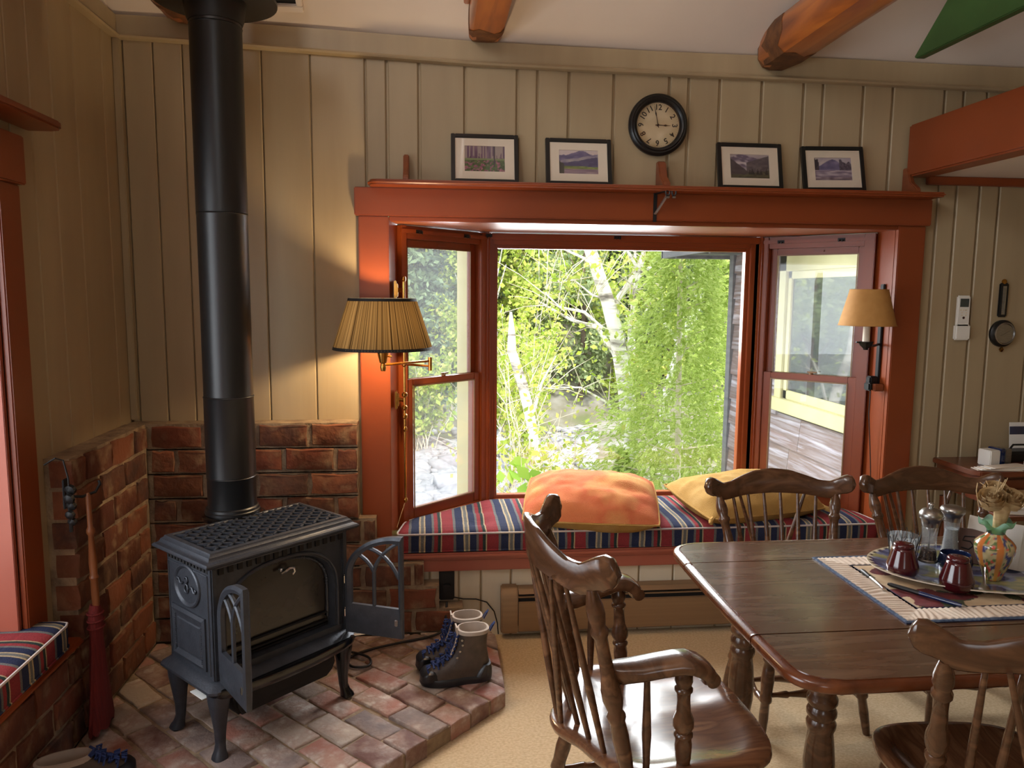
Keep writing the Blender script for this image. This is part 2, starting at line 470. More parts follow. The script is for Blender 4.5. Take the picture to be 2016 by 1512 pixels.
def np_mesh(name, verts, faces, mats, parent=None, smooth=False):
    me = bpy.data.meshes.new(name)
    nv, nf, k = len(verts), len(faces), faces.shape[1]
    me.vertices.add(nv)
    me.vertices.foreach_set('co', np.ascontiguousarray(verts, dtype=np.float32).ravel())
    me.loops.add(nf*k)
    me.loops.foreach_set('vertex_index', faces.astype(np.int32).ravel())
    me.polygons.add(nf)
    me.polygons.foreach_set('loop_start', np.arange(0, nf*k, k, dtype=np.int32))
    me.polygons.foreach_set('loop_total', np.full(nf, k, dtype=np.int32))
    me.update(calc_edges=True)
    me.materials.append(mats)
    if smooth:
        me.polygons.foreach_set('use_smooth', [True]*nf)
    return put(name, me, parent)

def thing(name, label, cat, loc=(0, 0, 0), rz=0.0, group=None, rot=None):
    o = bpy.data.objects.new(name, None)
    COL.objects.link(o)
    o.empty_display_size = 0.05
    o.location = loc
    o.rotation_euler = rot if rot else (0, 0, rz)
    tag(o, label, cat, group)
    return o

def tag(o, label, cat, group=None):
    o['label'] = label
    o['category'] = cat
    if group:
        o['group'] = group
    return o

def struct(o):
    o['kind'] = 'structure'
    return o

def empty_struct(name, loc=(0, 0, 0)):
    o = bpy.data.objects.new(name, None)
    COL.objects.link(o)
    o.location = loc
    o['kind'] = 'structure'
    return o

def copy_tree(o, parent=None):
    c = o.copy()
    COL.objects.link(c)
    c.parent = parent
    for ch in list(o.children):
        copy_tree(ch, c)
    return c

def interp(tab, x):
    return float(np.interp(x, [a for a, _ in tab], [b for _, b in tab]))

def sgrid(nu, nv, fn):
    vs = [fn(i/(nu - 1), j/(nv - 1)) for j in range(nv) for i in range(nu)]
    fs = [(j*nu + i, j*nu + i + 1, (j + 1)*nu + i + 1, (j + 1)*nu + i) for j in range(nv - 1) for i in range(nu - 1)]
    return vs, fs

def painted(name, nu, nv, fn, colfn, m, parent=None):
    """a grid whose print is stored as corner colours (flat print only)"""
    vs, fs = sgrid(nu, nv, fn)
    me = bpy.data.meshes.new(name)
    me.from_pydata(vs, [], fs)
    me.materials.append(m)
    at = me.color_attributes.new('print', 'FLOAT_COLOR', 'POINT')
    cols = []
    for j in range(nv):
        for i in range(nu):
            c = colfn(i/(nu - 1), j/(nv - 1))
            cols += [lin(c[0]), lin(c[1]), lin(c[2]), 1.0]
    at.data.foreach_set('color', cols)
    me.polygons.foreach_set('use_smooth', [True]*len(fs))
    return put(name, me, parent)

def mixc(a, b, t):
    t = min(1, max(0, t))
    return tuple(a[i]*(1 - t) + b[i]*t for i in range(3))

_perm = np.random.default_rng(3).random((64, 64))
def vnoise(x, y):
    xi, yi = math.floor(x), math.floor(y)
    fx, fy = x - xi, y - yi
    fx, fy = fx*fx*(3 - 2*fx), fy*fy*(3 - 2*fy)
    g = lambda a, b: _perm[a % 64, b % 64]
    return (g(xi, yi)*(1 - fx) + g(xi + 1, yi)*fx)*(1 - fy) + (g(xi, yi + 1)*(1 - fx) + g(xi + 1, yi + 1)*fx)*fy

# ------------------------------------------------------------------ room shell
WY, WX = 3.45, -1.316
CROWN = [(-1.36, 2.661, 2.751), (-1.02, 2.651, 2.745), (-0.53, 2.633, 2.730), (0.2, 2.606, 2.704), (1.0, 2.598, 2.695), (1.88, 2.592, 2.696), (2.42, 2.586, 2.692), (4.5, 2.560, 2.68)]

fl = MB().box(-1.5, 4.6, -2.6, 3.6, -0.06, 0.0).build('floor', MT['carpet'])
struct(fl)

cm = MB()
rings = []
for x, zb, zt in [(-1.5, 0, 2.755)] + CROWN + [(4.7, 0, 2.68)]:
    rings.append([(x, 3.46, zt), (x, 0.5, zt + 2.07), (x, -2.6, zt - 0.1), (x, -2.6, zt + 0.0), (x, 0.5, zt + 2.17), (x, 3.46, zt + 0.1)])
cm.loft(rings)
struct(cm.build('ceiling', MT['plaster'], smooth=0))

def plank_mesh(w, h, ch):
    """upright board, front at -y, chamfered edges"""
    m = MB()
    poly = [(-w/2, 0.014), (-w/2, ch), (-w/2 + ch, 0), (w/2 - ch, 0), (w/2, ch), (w/2, 0.014)]
    m.prism(poly, 0, h)
    return m

wb = empty_struct('wall_back')
bk = MB()
bk.box(-1.45, -0.236, 3.463, 3.56, 0, 2.8).box(2.236, 4.6, 3.463, 3.56, 0, 2.8)
bk.box(-0.236, 2.236, 3.463, 3.56, 0, 0.402).box(-0.236, 2.236, 3.463, 3.56, 1.982, 2.8)
bk.build('backing', MT['plank'], wb)
edges = [-1.316, -1.284, -1.163, -1.044, -0.885, -0.722, -0.519, -0.288, -0.194, -0.055, 0.146, 0.377, 0.467, 0.608, 0.811, 1.066, 1.156, 1.301, 1.5, 1.7, 1.793, 1.989, 2.134, 2.392, 2.487, 2.605, 2.706, 2.915, 3.09, 3.3, 3.45, 3.68, 3.9, 4.1, 4.5]
def add_plank(parent, x0, x1, z0, z1, gap, y=WY):
    o = plank_mesh(x1 - x0 - gap, z1 - z0, 0.004).build('plank', MT['plank'], parent, smooth=0)
    o.location = ((x0 + x1)/2, y, z0)
    return o
for a, b in zip(edges, edges[1:]):
    gap = 0.004 if b <= -0.28 else 0.011
    top = 2.64 if b > -0.5 else 2.70
    if b <= -0.19 or a > 2.3:
        add_plank(wb, a, b, 0, top, gap)
    else:
        add_plank(wb, a, b, 1.965, top, gap)
add_plank(wb, 2.20, 2.392, 0, 1.965, 0.011)
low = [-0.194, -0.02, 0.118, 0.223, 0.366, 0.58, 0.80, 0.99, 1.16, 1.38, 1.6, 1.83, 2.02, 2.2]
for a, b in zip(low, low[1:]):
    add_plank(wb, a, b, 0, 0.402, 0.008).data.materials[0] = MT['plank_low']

wl = empty_struct('wall_left')
bk = MB()
bk.box(WX - 0.12, WX - 0.014, 2.47, 3.5, 0, 2.72).box(WX - 0.12, WX - 0.014, -2.6, 0.45, 0, 2.72)
bk.box(WX - 0.12, WX - 0.014, 0.45, 2.47, 0, 0.42).box(WX - 0.12, WX - 0.014, 0.45, 2.47, 1.95, 2.72)
bk.build('backing', MT['plank'], wl)
gp = MB()  # gable pieces leave an unseen opening, added for the fill lamp
for poly in ([(-2.6, 2.72), (-.5, 2.72), (-.5, 4.23)], [(1.0, 2.72), (3.5, 2.72), (1.0, 4.58)], [(-.5, 2.72), (1.0, 2.72), (1.0, 3.0), (-.5, 3.0)], [(-.5, 4.0), (1.0, 4.0), (1.0, 4.58), (.5, 4.95), (-.5, 4.23)]):
    gp.prism(poly, WX - 0.12, WX - 0.005, lambda a, b, h: (h, a, b))
gp.build('gable_plaster', MT['plaster'], wl, smooth=0)
le = [3.45, 3.32, 3.065, 2.885, 2.735, 2.60]
for b, a in zip(le, le[1:]):
    o = plank_mesh(b - a - 0.005, 2.70, 0.004).build('plank', MT['plank'], wl, smooth=0)
    o.rotation_euler.z = PI/2
    o.location = (WX, (a + b)/2, 0)
for a, b in [(2.40, 2.60), (2.2, 2.4), (2.0, 2.2), (1.8, 2.0), (1.6, 1.8), (1.4, 1.6), (1.2, 1.4), (1.0, 1.2)]:
    o = plank_mesh(b - a - 0.005, 0.74, 0.004).build('plank', MT['plank'], wl, smooth=0)
    o.rotation_euler.z = PI/2
    o.location = (WX, (a + b)/2, 1.96)

struct(MB().box(4.5, 4.6, -2.6, 3.5, 0, 2.75).prism([(-2.6, 2.72), (3.5, 2.72), (0.5, 4.95)], 4.5, 4.6, lambda a, b, h: (h, a, b)).build('wall_right', MT['plank'], smooth=0))
struct(MB().box(-1.4, -0.8, -2.6, -2.5, 0, 2.75).box(0.2, 4.6, -2.6, -2.5, 0, 2.75).box(-0.8, 0.2, -2.6, -2.5, 0, 1.1).box(-0.8, 0.2, -2.6, -2.5, 2.2, 2.75).build('wall_rear', MT['plank'], smooth=0))

# crown band: flat board with a round bead at its foot
cr = MB()
rings = []
for x, zb, zt in CROWN:
    rings.append([(x, 3.452, zb), (x, 3.43, zb), (x, 3.421, zb + 0.003), (x, 3.416, zb + 0.010), (x, 3.421, zb + 0.017), (x, 3.43, zb + 0.02), (x, 3.43, zt + 0.004), (x, 3.452, zt + 0.004)])
cr.loft(rings)
struct(cr.build('trim_1', MT['plank']))
cr = MB()
rings = []
for y in (3.44, 2.0, 0.0, -2.5):
    zb, zt, X = 2.661, 2.752, WX + 0.001
    rings.append([(X - 0.002, y, zb), (X + 0.02, y, zb), (X + 0.029, y, zb + 0.003), (X + 0.034, y, zb + 0.010), (X + 0.029, y, zb + 0.017), (X + 0.02, y, zb + 0.02), (X + 0.02, y, zt), (X - 0.002, y, zt)])
cr.loft(rings)
struct(cr.build('trim_2', MT['plank']))
struct(MB().box(WX + 0.001, WX + 0.03, 3.425, 3.449, 1.06, 2.66).build('trim_3', MT['plank'], bevel=0.003))

# lower ceiling of the alcove on the right, carried by a painted beam
t = thing('painted_beam', 'terracotta painted beam along the edge of the low alcove ceiling at upper right', 'beam', (2.27, 3.43, 2.18))
MB().box(-0.06, 0.05, -4.4, 0, 0, 0.237).build('beam_body', MT['trim'], t, bevel=0.008)
struct(MB().box(2.321, 4.5, -1.0, 3.445, 2.19, 2.38).build('ceiling_alcove', MT['plaster'], smooth=0))
struct(MB().box(2.322, 4.5, 3.42, 3.448, 2.15, 2.189).build('trim_4', MT['trim'], bevel=0.004))

# log tie beams
def log_beam(x, z, r, y0, y1, label, facet, seed, sq=1.0, endlen=0.04):
    t = thing('log_tie_beam', label, 'beam', (x, y1, z), group=None)
    q = random.Random(seed)
    n = 14
    rings = []
    for k, y in enumerate([y1, y1 - 0.03, y1 - 0.2, y1 - 0.5, y1 - 1.0, y1 - 1.7, y0]):
        rr = r * (0.93 if k == 0 else 1.0)
        ring = []
        for j in range(n):
            a = 2*PI*j/n
            f = 1.0 + 0.05*math.sin(2*a + seed) + 0.03*q.uniform(-1, 1)
            sx, sz = math.copysign(abs(math.cos(a))**sq, math.cos(a))*rr*f, math.copysign(abs(math.sin(a))**sq, math.sin(a))*rr*f
            sz = max(sz, -facet)
            ring.append((sx, y - y1, sz))
        rings.append(ring)
    MB().loft(rings, 0, False, True).build('log_body', MT['log'], t, smooth=40)
    cap = MB()
    cap.loft([[(a*1.012, -0.0, b*1.012) for a, _, b in rings[0]], [(a*1.02, -0.10, b*1.02) for a, _, b in rings[2]], [(a*1.012, -0.13 - endlen - 0.03*math.sin(j*2.1), b*1.012) for j, (a, _, b) in enumerate(rings[2])]], 0, True, False)
    cap.build('weathered_end', MT['logend'], t, smooth=40)
    return t
log_beam(0.228, 2.765, 0.072, -1.0, 3.425, 'round amber log beam above the two left pictures', 0.062, 2, 0.5, 0.01)
log_beam(1.545, 2.725, 0.098, -1.0, 3.42, 'thick amber log beam with a tapered end, above the clock and right pictures', 0.09, 5, 0.8, 0.10)
log_beam(-1.02, 2.80, 0.09, -1.0, 3.41, 'dark log beam end behind the top of the stove pipe', 0.08, 9)
t = thing('side_board', 'short reddish board fixed to the left side of the middle log beam', 'board', (0.143, 3.3, 2.86))
MB().prism([(0.03, 0.04), (0, -0.03), (-0.06, -0.07), (-1.4, -0.07), (-1.4, 0.09), (-0.06, 0.09)], -0.012, 0.012, lambda a, b, h: (h, a, b)).build('board_body', MT['log'], t, bevel=0.004)
t = thing('green_tie_board', 'green painted roof tie board with a slant cut end, above the painted beam', 'beam', (2.12, 3.26, 2.665))
MB().prism([(0, 0), (-0.20, 0.17), (-3.5, 0.17), (-3.5, -0.01), (-0.02, -0.01)], -0.02, 0.02, lambda a, b, h: (h, a, b)).build('board_body', MT['green'], t, bevel=0.004)
t = thing('ceiling_vent_box', 'small pale framed ceiling vent beside the stove pipe', 'vent', (-0.60, 3.27, 2.865), rot=(math.radians(-35), 0, 0))
fr = MB()
for b in ((-0.07, 0.075, -0.13, -0.10), (-0.07, 0.075, 0.10, 0.13), (-0.07, -0.045, -0.10, 0.10), (0.05, 0.075, -0.10, 0.10)):
    fr.box(b[0], b[1], b[2], b[3], -0.03, 0.0)
fr.build('frame', MT['plaster'], t, bevel=0.003)
MB().box(-0.045, 0.05, -0.10, 0.10, -0.012, 0.0).build('grille', MT['soot'], t)

# ------------------------------------------------------------------ bay window
cas = empty_struct('trim_5')
MB().box(-0.322, -0.190, 3.42, 3.449, 0.385, 1.957).build('casing_leg', MT['trim'], cas, bevel=0.004)
MB().box(2.190, 2.325, 3.42, 3.449, 0.0, 1.957).build('casing_leg', MT['trim'], cas, bevel=0.004)
MB().box(-0.337, 2.337, 3.402, 3.449, 1.957, 2.078).build('casing_head', MT['trim'], cas, bevel=0.004)
MB().box(-0.19, 2.19, 3.43, 3.47, 1.938, 1.957).build('casing_stop', MT['trim'], cas, bevel=0.003)
MB().prism([(-0.19, 3.45), (-0.162, 3.60), (-0.20, 3.62), (-0.23, 3.45)], 0.43, 1.94).build('jamb_board', MT['trim'], cas, smooth=0)
MB().prism([(2.19, 3.45), (2.23, 3.45), (2.23, 3.62), (2.192, 3.60)], 0.43, 1.94).build('jamb_board', MT['trim'], cas, smooth=0)
MB().prism([(-0.19, 3.45), (2.19, 3.45), (2.2, 3.6), (1.8, 4.07), (0.26, 4.07), (-0.18, 3.6)], 1.94, 1.98).build('soffit', MT['trim_soffit'], cas, smooth=0)

def place(P0, P1):
    d = Vector((P1[0] - P0[0], P1[1] - P0[1], 0))
    L = d.length
    d.normalize()
    n = Vector((d.y, -d.x, 0))
    return L, Matrix(((d.x, n.x, 0, P0[0]), (d.y, n.y, 0, P0[1]), (0, 0, 1, 0), (0, 0, 0, 1)))

def rect_frame(mb, s0, s1, z0, z1, w, n0, n1, wb=None, wt=None, m=0):
    wb = w if wb is None else wb
    wt = w if wt is None else wt
    mb.box(s0, s0 + w, n0, n1, z0, z1, m).box(s1 - w, s1, n0, n1, z0, z1, m)
    mb.box(s0 + w, s1 - w, n0, n1, z0, z0 + wb, m).box(s0 + w, s1 - w, n0, n1, z1 - wt, z1, m)
    return mb

def hook(mtx, s, z, parent):
    m = MB().box(s - 0.018, s + 0.018, 0.03, 0.036, z - 0.004, z + 0.012)
    m.tube([(s - 0.008, 0.036, z), (s - 0.008, 0.05, z - 0.006), (s - 0.008, 0.05, z + 0.006)], 0.0025, 6)
    m.tube([(s + 0.008, 0.036, z), (s + 0.008, 0.05, z - 0.006), (s + 0.008, 0.05, z + 0.006)], 0.0025, 6)
    m.xform(mtx).build('curtain_hook', MT['darkiron'], parent)

def side_window(name, P0, P1, gl):
    w = empty_struct(name)
    L, X = place(P0, P1)
    def B(mb, nm, mt, bv=0.003):
        return mb.xform(X).build(nm, mt, w, bevel=bv)
    m = MB()
    m.box(0, 0.035, -0.07, 0.03, 0.48, 1.935).box(L - 0.05, L, -0.07, 0.03, 0.48, 1.935)
    m.box(0.035, L - 0.05, -0.07, 0.02, 1.875, 1.935).box(0.035, L - 0.05, -0.07, 0.035, 0.48, 0.525)
    B(m, 'frame', MT['trim'])
    m = rect_frame(MB(), 0.035, L - 0.05, 1.18, 1.875, 0.036, -0.045, -0.016, wb=0.03, wt=0.035)
    B(m, 'upper_sash', MT['trim'])
    m = rect_frame(MB(), 0.07, L - 0.086, 1.209, 1.841, 0.005, -0.016, -0.011)
    B(m, 'glazing_stop', MT['heater'], 0.001)
    m = rect_frame(MB(), 0.035, L - 0.05, 0.525, 1.212, 0.042, -0.012, 0.018, wb=0.05, wt=0.032)
    B(m, 'lower_sash', MT['trim'])
    m = rect_frame(MB(), 0.076, L - 0.091, 0.574, 1.181, 0.006, 0.018, 0.0235)
    B(m, 'glazing_stop', MT['heater'], 0.001)
    p = B(MB().box(0.071, L - 0.086, -0.033, -0.030, 1.21, 1.84), 'pane', gl, 0)
    p = B(MB().box(0.077, L - 0.092, 0.002, 0.005, 0.575, 1.18), 'pane', gl, 0)
    m = MB().lathe([(0, 0.012), (0.008, 0.012), (0.012, 0.006)], (L/2, 0.0, 1.212), n=12)
    m.bar((L/2 - 0.018, 0.004, 1.224), (L/2 + 0.03, 0.0, 1.224), 0.010, 0.008)
    B(m, 'sash_lock', MT['heater'], 0.001)
    m = MB().box(L/2 - 0.03, L/2 + 0.03, -0.016, -0.008, 1.852, 1.862)
    B(m, 'sash_lift', MT['trim'], 0.002)
    m = MB().box(L - 0.045, L - 0.02, -0.16, -0.07, 0.48, 1.935).box(0.0, 0.03, -0.12, -0.07, 0.48, 1.935)
    B(m, 'exterior_casing', MT['cream'], 0.003)
    m = MB().box(0, L, 0.02, 0.034, 1.90, 1.92)
    B(m, 'head_moulding', MT['trim'])
    hook(X, L*0.18, 1.905, w)
    hook(X, L*0.72, 1.905, w)
    return w
side_window('window_2', (-0.163, 3.60), (0.27, 4.0), MT['dustyglass'])
side_window('window_3', (1.79, 4.0), (2.192, 3.60), MT['dustyglass'])

w1 = empty_struct('window_1')
L, X = place((0.27, 4.0), (1.79, 4.0))
m = rect_frame(MB(), 0.0, L, 0.47, 1.935, 0.035, -0.08, 0.03)
m.xform(X).build('frame', MT['trim'], w1, bevel=0.003)
m = rect_frame(MB(), 0.022, L - 0.05, 0.49, 1.905, 0.028, -0.05, 0.012)
m.xform(X).build('moulding', MT['trim'], w1, bevel=0.003)
m = rect_frame(MB(), 0.045, L - 0.073, 0.51, 1.885, 0.026, -0.05, -0.006)
m.xform(X).build('moulding', MT['trim'], w1, bevel=0.003)
MB().box(0.068, L - 0.097, -0.035, -0.031, 0.536, 1.859).xform(X).build('pane', MT['glass'], w1)
for q in (0.02, 0.70):
    hook(X, q, 1.918, w1)
# corner posts between the units
m = MB().prism([(0.262, 4.0), (0.295, 3.965), (0.305, 3.985), (0.305, 4.06), (0.25, 4.06)], 0.47, 1.94)
m.prism([(1.798, 4.0), (1.765, 3.965), (1.755, 3.985), (1.755, 4.06), (1.81, 4.06)], 0.47, 1.94)
struct(m.build('trim_6', MT['trim'], smooth=0))

# window seat built into the bay
ws = thing('bay_bench', 'terracotta painted window bench ledge with moulded nosing under the bay window', 'bench', (1.0, 3.4, 0.4))
def rel(o):
    return Matrix.Translation(-Vector(o.location))
m = MB().prism([(-0.19, 3.45), (2.19, 3.45), (2.2, 3.62), (1.82, 4.06), (0.25, 4.06), (-0.18, 3.62)], 0.405, 0.432)
m.xform(rel(ws)).build('seat_board', MT['trim_pale'], ws, smooth=0)
m = MB().box(-0.15, 2.28, 3.385, 3.452, 0.405, 0.432)
m.xform(rel(ws)).build('nosing', MT['trim_pale'], ws, bevel=0.008)
m = MB().box(-0.12, 2.25, 3.405, 3.448, 0.39, 0.405)
m.xform(rel(ws)).build('cove', MT['trim_pale'], ws, bevel=0.004)
m = MB().box(-0.05, 2.18, 3.418, 3.448, 0.333, 0.39)
m.xform(rel(ws)).build('apron', MT['trim_pale'], ws, bevel=0.004)

def resample(poly, n, close=True):
    pts = [Vector((p[0], p[1], 0)) for p in poly]
    if close:
        pts.append(pts[0])
    ls = [0]
    for a, b in zip(pts, pts[1:]):
        ls.append(ls[-1] + (b - a).length)
    out = []
    for k in range(n):
        t = ls[-1]*k/n
        i = max(j for j in range(len(ls)) if ls[j] <= t + 1e-9)
        i = min(i, len(pts) - 2)
        f = (t - ls[i])/max(1e-9, ls[i + 1] - ls[i])
        out.append(pts[i].lerp(pts[i + 1], f))
    return out

def smooth_loop(pts, it=2):
    n = len(pts)
    for _ in range(it):
        pts = [(pts[i - 1] + pts[i]*2 + pts[(i + 1) % n])/4 for i in range(n)]
    return pts

def seat_cushion(name, label, poly, zb, zt, c0, c1, tufts, fab, tilt=None):
    t = thing(name, label, 'cushion', (c0[0], c0[1], zb))
    pts = smooth_loop(resample(poly, 150), 1)
    o = Vector(t.location)
    c0, c1 = Vector((c0[0], c0[1], 0)), Vector((c1[0], c1[1], 0))
    ax = c1 - c0
    def cen(p):
        k = min(1, max(0, (p - c0).dot(ax)/ax.length_squared))
        return c0 + ax*k
    rings = []
    h = zt - zb
    for tt, z in [(0.5, 0), (0.06, 0.0), (0.015, 0.004), (0.0, 0.015), (-0.004, h*0.5), (0.0, h - 0.010), (0.01, h - 0.002), (0.04, h + 0.004), (0.10, h + 0.009), (0.2, h + 0.013), (0.32, h + 0.015), (0.46, h + 0.015), (0.6, h + 0.015), (0.75, h + 0.014), (0.9, h + 0.014), (0.985, h + 0.014)]:
        ring = []
        for p in pts:
            q = p.lerp(cen(p), tt)
            dz = 0
            if z > h*0.7:
                for a, b in tufts:
                    dz -= 0.022*math.exp(-((q.x - a)**2 + (q.y - b)**2)/(0.055**2)) * min(1, (z - h + 0.01)/0.012 if z > h - 0.01 else 0)
                dz += 0.004*(vnoise(q.x*9, q.y*9) - 0.5)
            ring.append((q.x - o.x, q.y - o.y, z + dz))
        rings.append(ring)
    MB().loft(rings).build('cushion_cover', fab, t, smooth=60)
    for zz, nm in ((h - 0.004, 'piping'), (0.008, 'piping')):
        tp = [(p.x - o.x + 0.0, p.y - o.y, zz) for p in pts]
        c = Vector((sum(p[0] for p in tp)/len(tp), sum(p[1] for p in tp)/len(tp), zz))
        MB().tube(tp + tp[:1], 0.0045, 6).build(nm, MT['piping'] if zz > 0.02 else fab, t)
    bt = MB()
    for a, b in tufts:
        bt.lathe([(0, 0.008), (0.004, 0.007), (0.006, 0.002)], (a - o.x, b - o.y, h - 0.011), n=10)
    bt.build('tuft_buttons', fab, t)
    return t
seat_cushion('bay_seat_cushion', 'long plaid tufted cushion filling the seat of the bay window', [(-0.172, 3.388), (0.2, 3.392), (1.2, 3.385), (2.185, 3.388), (2.155, 3.60), (1.775, 3.955), (0.295, 3.955), (-0.135, 3.60)], 0.433, 0.526, (0.38, 3.66), (1.68, 3.66), [(0.22, 3.72), (0.62, 3.72), (1.02, 3.72), (1.42, 3.72), (1.82, 3.72), (0.22, 3.52), (0.62, 3.5), (1.02, 3.5), (1.42, 3.5), (1.82, 3.52)], MT['plaid'])

# left bay: casing, jamb, shelf end and its own cushioned seat at the frame's edge
cl = empty_struct('trim_7')
MB().box(WX + 0.001, WX + 0.022, 2.472, 2.592, 0.44, 1.95).build('casing_leg', MT['trim'], cl, bevel=0.004)
MB().box(WX + 0.001, WX + 0.022, 0.33, 0.45, 0.44, 1.95).build('casing_leg', MT['trim'], cl, bevel=0.004)
MB().box(WX + 0.001, WX + 0.04, 0.30, 2.60, 1.95, 2.10).build('casing_head', MT['trim'], cl, bevel=0.004)
MB().box(WX - 0.45, WX, 2.455, 2.475, 0.44, 1.95).build('jamb_board', MT['trim_pale'], cl, bevel=0.002)
MB().box(WX - 0.45, WX, 0.44, 0.46, 0.44, 1.95).build('jamb_board', MT['trim_pale'], cl, bevel=0.002)
MB().box(WX - 0.45, WX, 0.44, 2.475, 1.95, 1.97).build('soffit', MT['trim'], cl)
w4 = empty_struct('window_4')
L, X = place((WX - 0.455, 0.46), (WX - 0.455, 2.455))
m = rect_frame(MB(), 0.0, L, 0.44, 1.95, 0.06, -0.05, 0.02)
for q in (L/3, 2*L/3):
    m.box(q - 0.03, q + 0.03, -0.04, 0.015, 0.5, 1.89)
m.xform(X).build('frame', MT['trim'], w4, bevel=0.003)
for q in (0, 1, 2):
    MB().box(0.06 + q*L/3*0.98, L/3*(q + 1) - 0.02, -0.02, -0.016, 0.5, 1.89).xform(X).build('pane', MT['glass'], w4)
t = thing('left_bay_shelf', 'terracotta shelf end high on the left wall', 'shelf', (WX, 1.4, 2.16))
MB().prism([(0.002, -1.1), (0.13, -1.1), (0.13, 1.25), (0.115, 1.285), (0.08, 1.30), (0.002, 1.30)], -0.024, 0.0).build('shelf_board', MT['trim'], t, bevel=0.006)
t = thing('left_bay_bench', 'terracotta painted bench ledge of the bay on the left wall', 'bench', (WX, 1.4, 0.41))
MB().box(-0.42, 0.0, -0.95, 1.05, 0.0, 0.025).build('seat_board', MT['trim_pale'], t, bevel=0.003)
MB().box(0.002, 0.115, -1.05, 1.235, 0.0, 0.026).build('nosing', MT['trim'], t, bevel=0.009)
seat_cushion('left_bay_cushion', 'plaid cushion corner on the left bay seat at the frame edge', [(-1.205, 0.5), (-1.205, 2.555), (-1.70, 2.55), (-1.74, 0.5)], 0.437, 0.525, (-1.45, 0.8), (-1.45, 2.3), [], MT['plaid2'])

# shelf over the bay with its little wall brackets
sh = thing('window_shelf', 'long terracotta shelf above the bay window carrying the pictures', 'shelf', (1.0, 3.38, 2.10))
poly = [(-1.275, 0.068), (-1.275, -0.03), (-1.262, -0.062), (-1.23, -0.078), (1.335, -0.078), (1.335, 0.068)]
MB().prism(poly, -0.022, 0.0).build('shelf_board', MT['trim'], sh, bevel=0.009, seg=3)
for i, x in enumerate((-0.112, 1.03, 2.215)):
    pr = [(0.066, 0.0), (-0.05, 0.0), (-0.045, 0.02), (0.0, 0.05), (0.03, 0.115), (0.045, 0.122), (0.066, 0.122)]
    w = 0.012 if i != 1 else 0.018
    MB().prism(pr, x - 1.0 - w, x - 1.0 + w, lambda a, b, h: (h, a, b)).build('wall_bracket', MT['pinewood'], sh, bevel=0.004)
    MB().lathe([(0, 0.005), (0.002, 0.005)], (x - 1.0, 0.028, 0.10), (0, -1, 0), 8).build('screw_plug', MT['soot'], sh)

# curtain rod bracket on the head casing
t = thing('rod_bracket', 'black and silver curtain rod bracket on the head board under the clock', 'bracket', (1.0, 3.401, 2.02))
MB().box(-0.008, 0.008, -0.004, 0.0, -0.07, 0.06).build('back_plate', MT['black'], t, bevel=0.001)
MB().bar((0, -0.004, -0.035), (0.035, -0.075, 0.045), 0.012, 0.005).build('brace_arm', MT['steel'], t)
MB().bar((0, -0.004, 0.055), (0.03, -0.09, 0.058), 0.012, 0.005).build('top_arm', MT['black'], t)
for q in (0.03, 0.058):
    m = MB()
    pts = [(q + 0.009*math.cos(a), -0.088, 0.052 + 0.016*math.sin(a)) for a in np.linspace(PI*0.9, PI*2.1, 8)]
    m.tube(pts, 0.004, 6).build('rod_cup', MT['black'], t)
    MB().box(q - 0.007, q + 0.008, -0.095, -0.08, 0.026, 0.034).build('cup_foot', MT['steel'], t, bevel=0.002)

# ------------------------------------------------------------------ bricks
def brick_mesh(L, H, D, seed):
    q = random.Random(seed)
    pts = [(-L/2, -H/2), (-L/6, -H/2), (L/6, -H/2), (L/2, -H/2), (L/2, 0), (L/2, H/2), (L/6, H/2), (-L/6, H/2), (-L/2, H/2), (-L/2, 0)]
    pts = [(x + q.uniform(-.005, .005), z + q.uniform(-.005, .005)) for x, z in pts]
    m = MB().loft([[(x*k, y, z*k2) for x, z in pts] for y, k, k2 in ((D/2, 1, 1), (-D/2 + .012, 1, 1), (-D/2 + .003, .985, .965), (-D/2, .95, .88))])
    m.v = [(x, y + (q.uniform(-.003, .003) if y < 0 else 0), z) for x, y, z in m.v]
    o = m.build('brick', MT['brick'], None, smooth=40)
    me = o.data
    bpy.data.objects.remove(o)
    return me
BR = {k: [brick_mesh(l, 0.094, 0.075, 10*k + i) for i in range(3)] for k, l in ((0, 0.212), (1, 0.100))}
def lay_course(parent, p0, p1, z, shift, depth_dir, zh=0.109):
    """bricks from p0 to p1 (2d, wall face line), running bond; returns nothing"""
    d = Vector((p1[0] - p0[0], p1[1] - p0[1]))
    Lw = d.length
    d.normalize()
    s = -shift
    while s < Lw - 0.02:
        a, b = max(0, s), min(Lw, s + 0.225)
        ln = b - a - 0.018
        if ln > 0.03:
            kind = 0 if ln > 0.14 else 1
            me = rnd.choice(BR[kind])
            o = put('brick', me, parent)
            o.scale = (ln/(0.212 if kind == 0 else 0.100), 1, rnd.uniform(0.94, 1.03))
            c = (a + b)/2
            off = 0.0375 + rnd.uniform(-0.003, 0.006)
            o.location = (p0[0] + d.x*c + depth_dir[0]*off, p0[1] + d.y*c + depth_dir[1]*off, z + rnd.uniform(-.003, .003))
            o.rotation_euler = (0, 0, math.atan2(d.y, d.x))
        s += 0.225

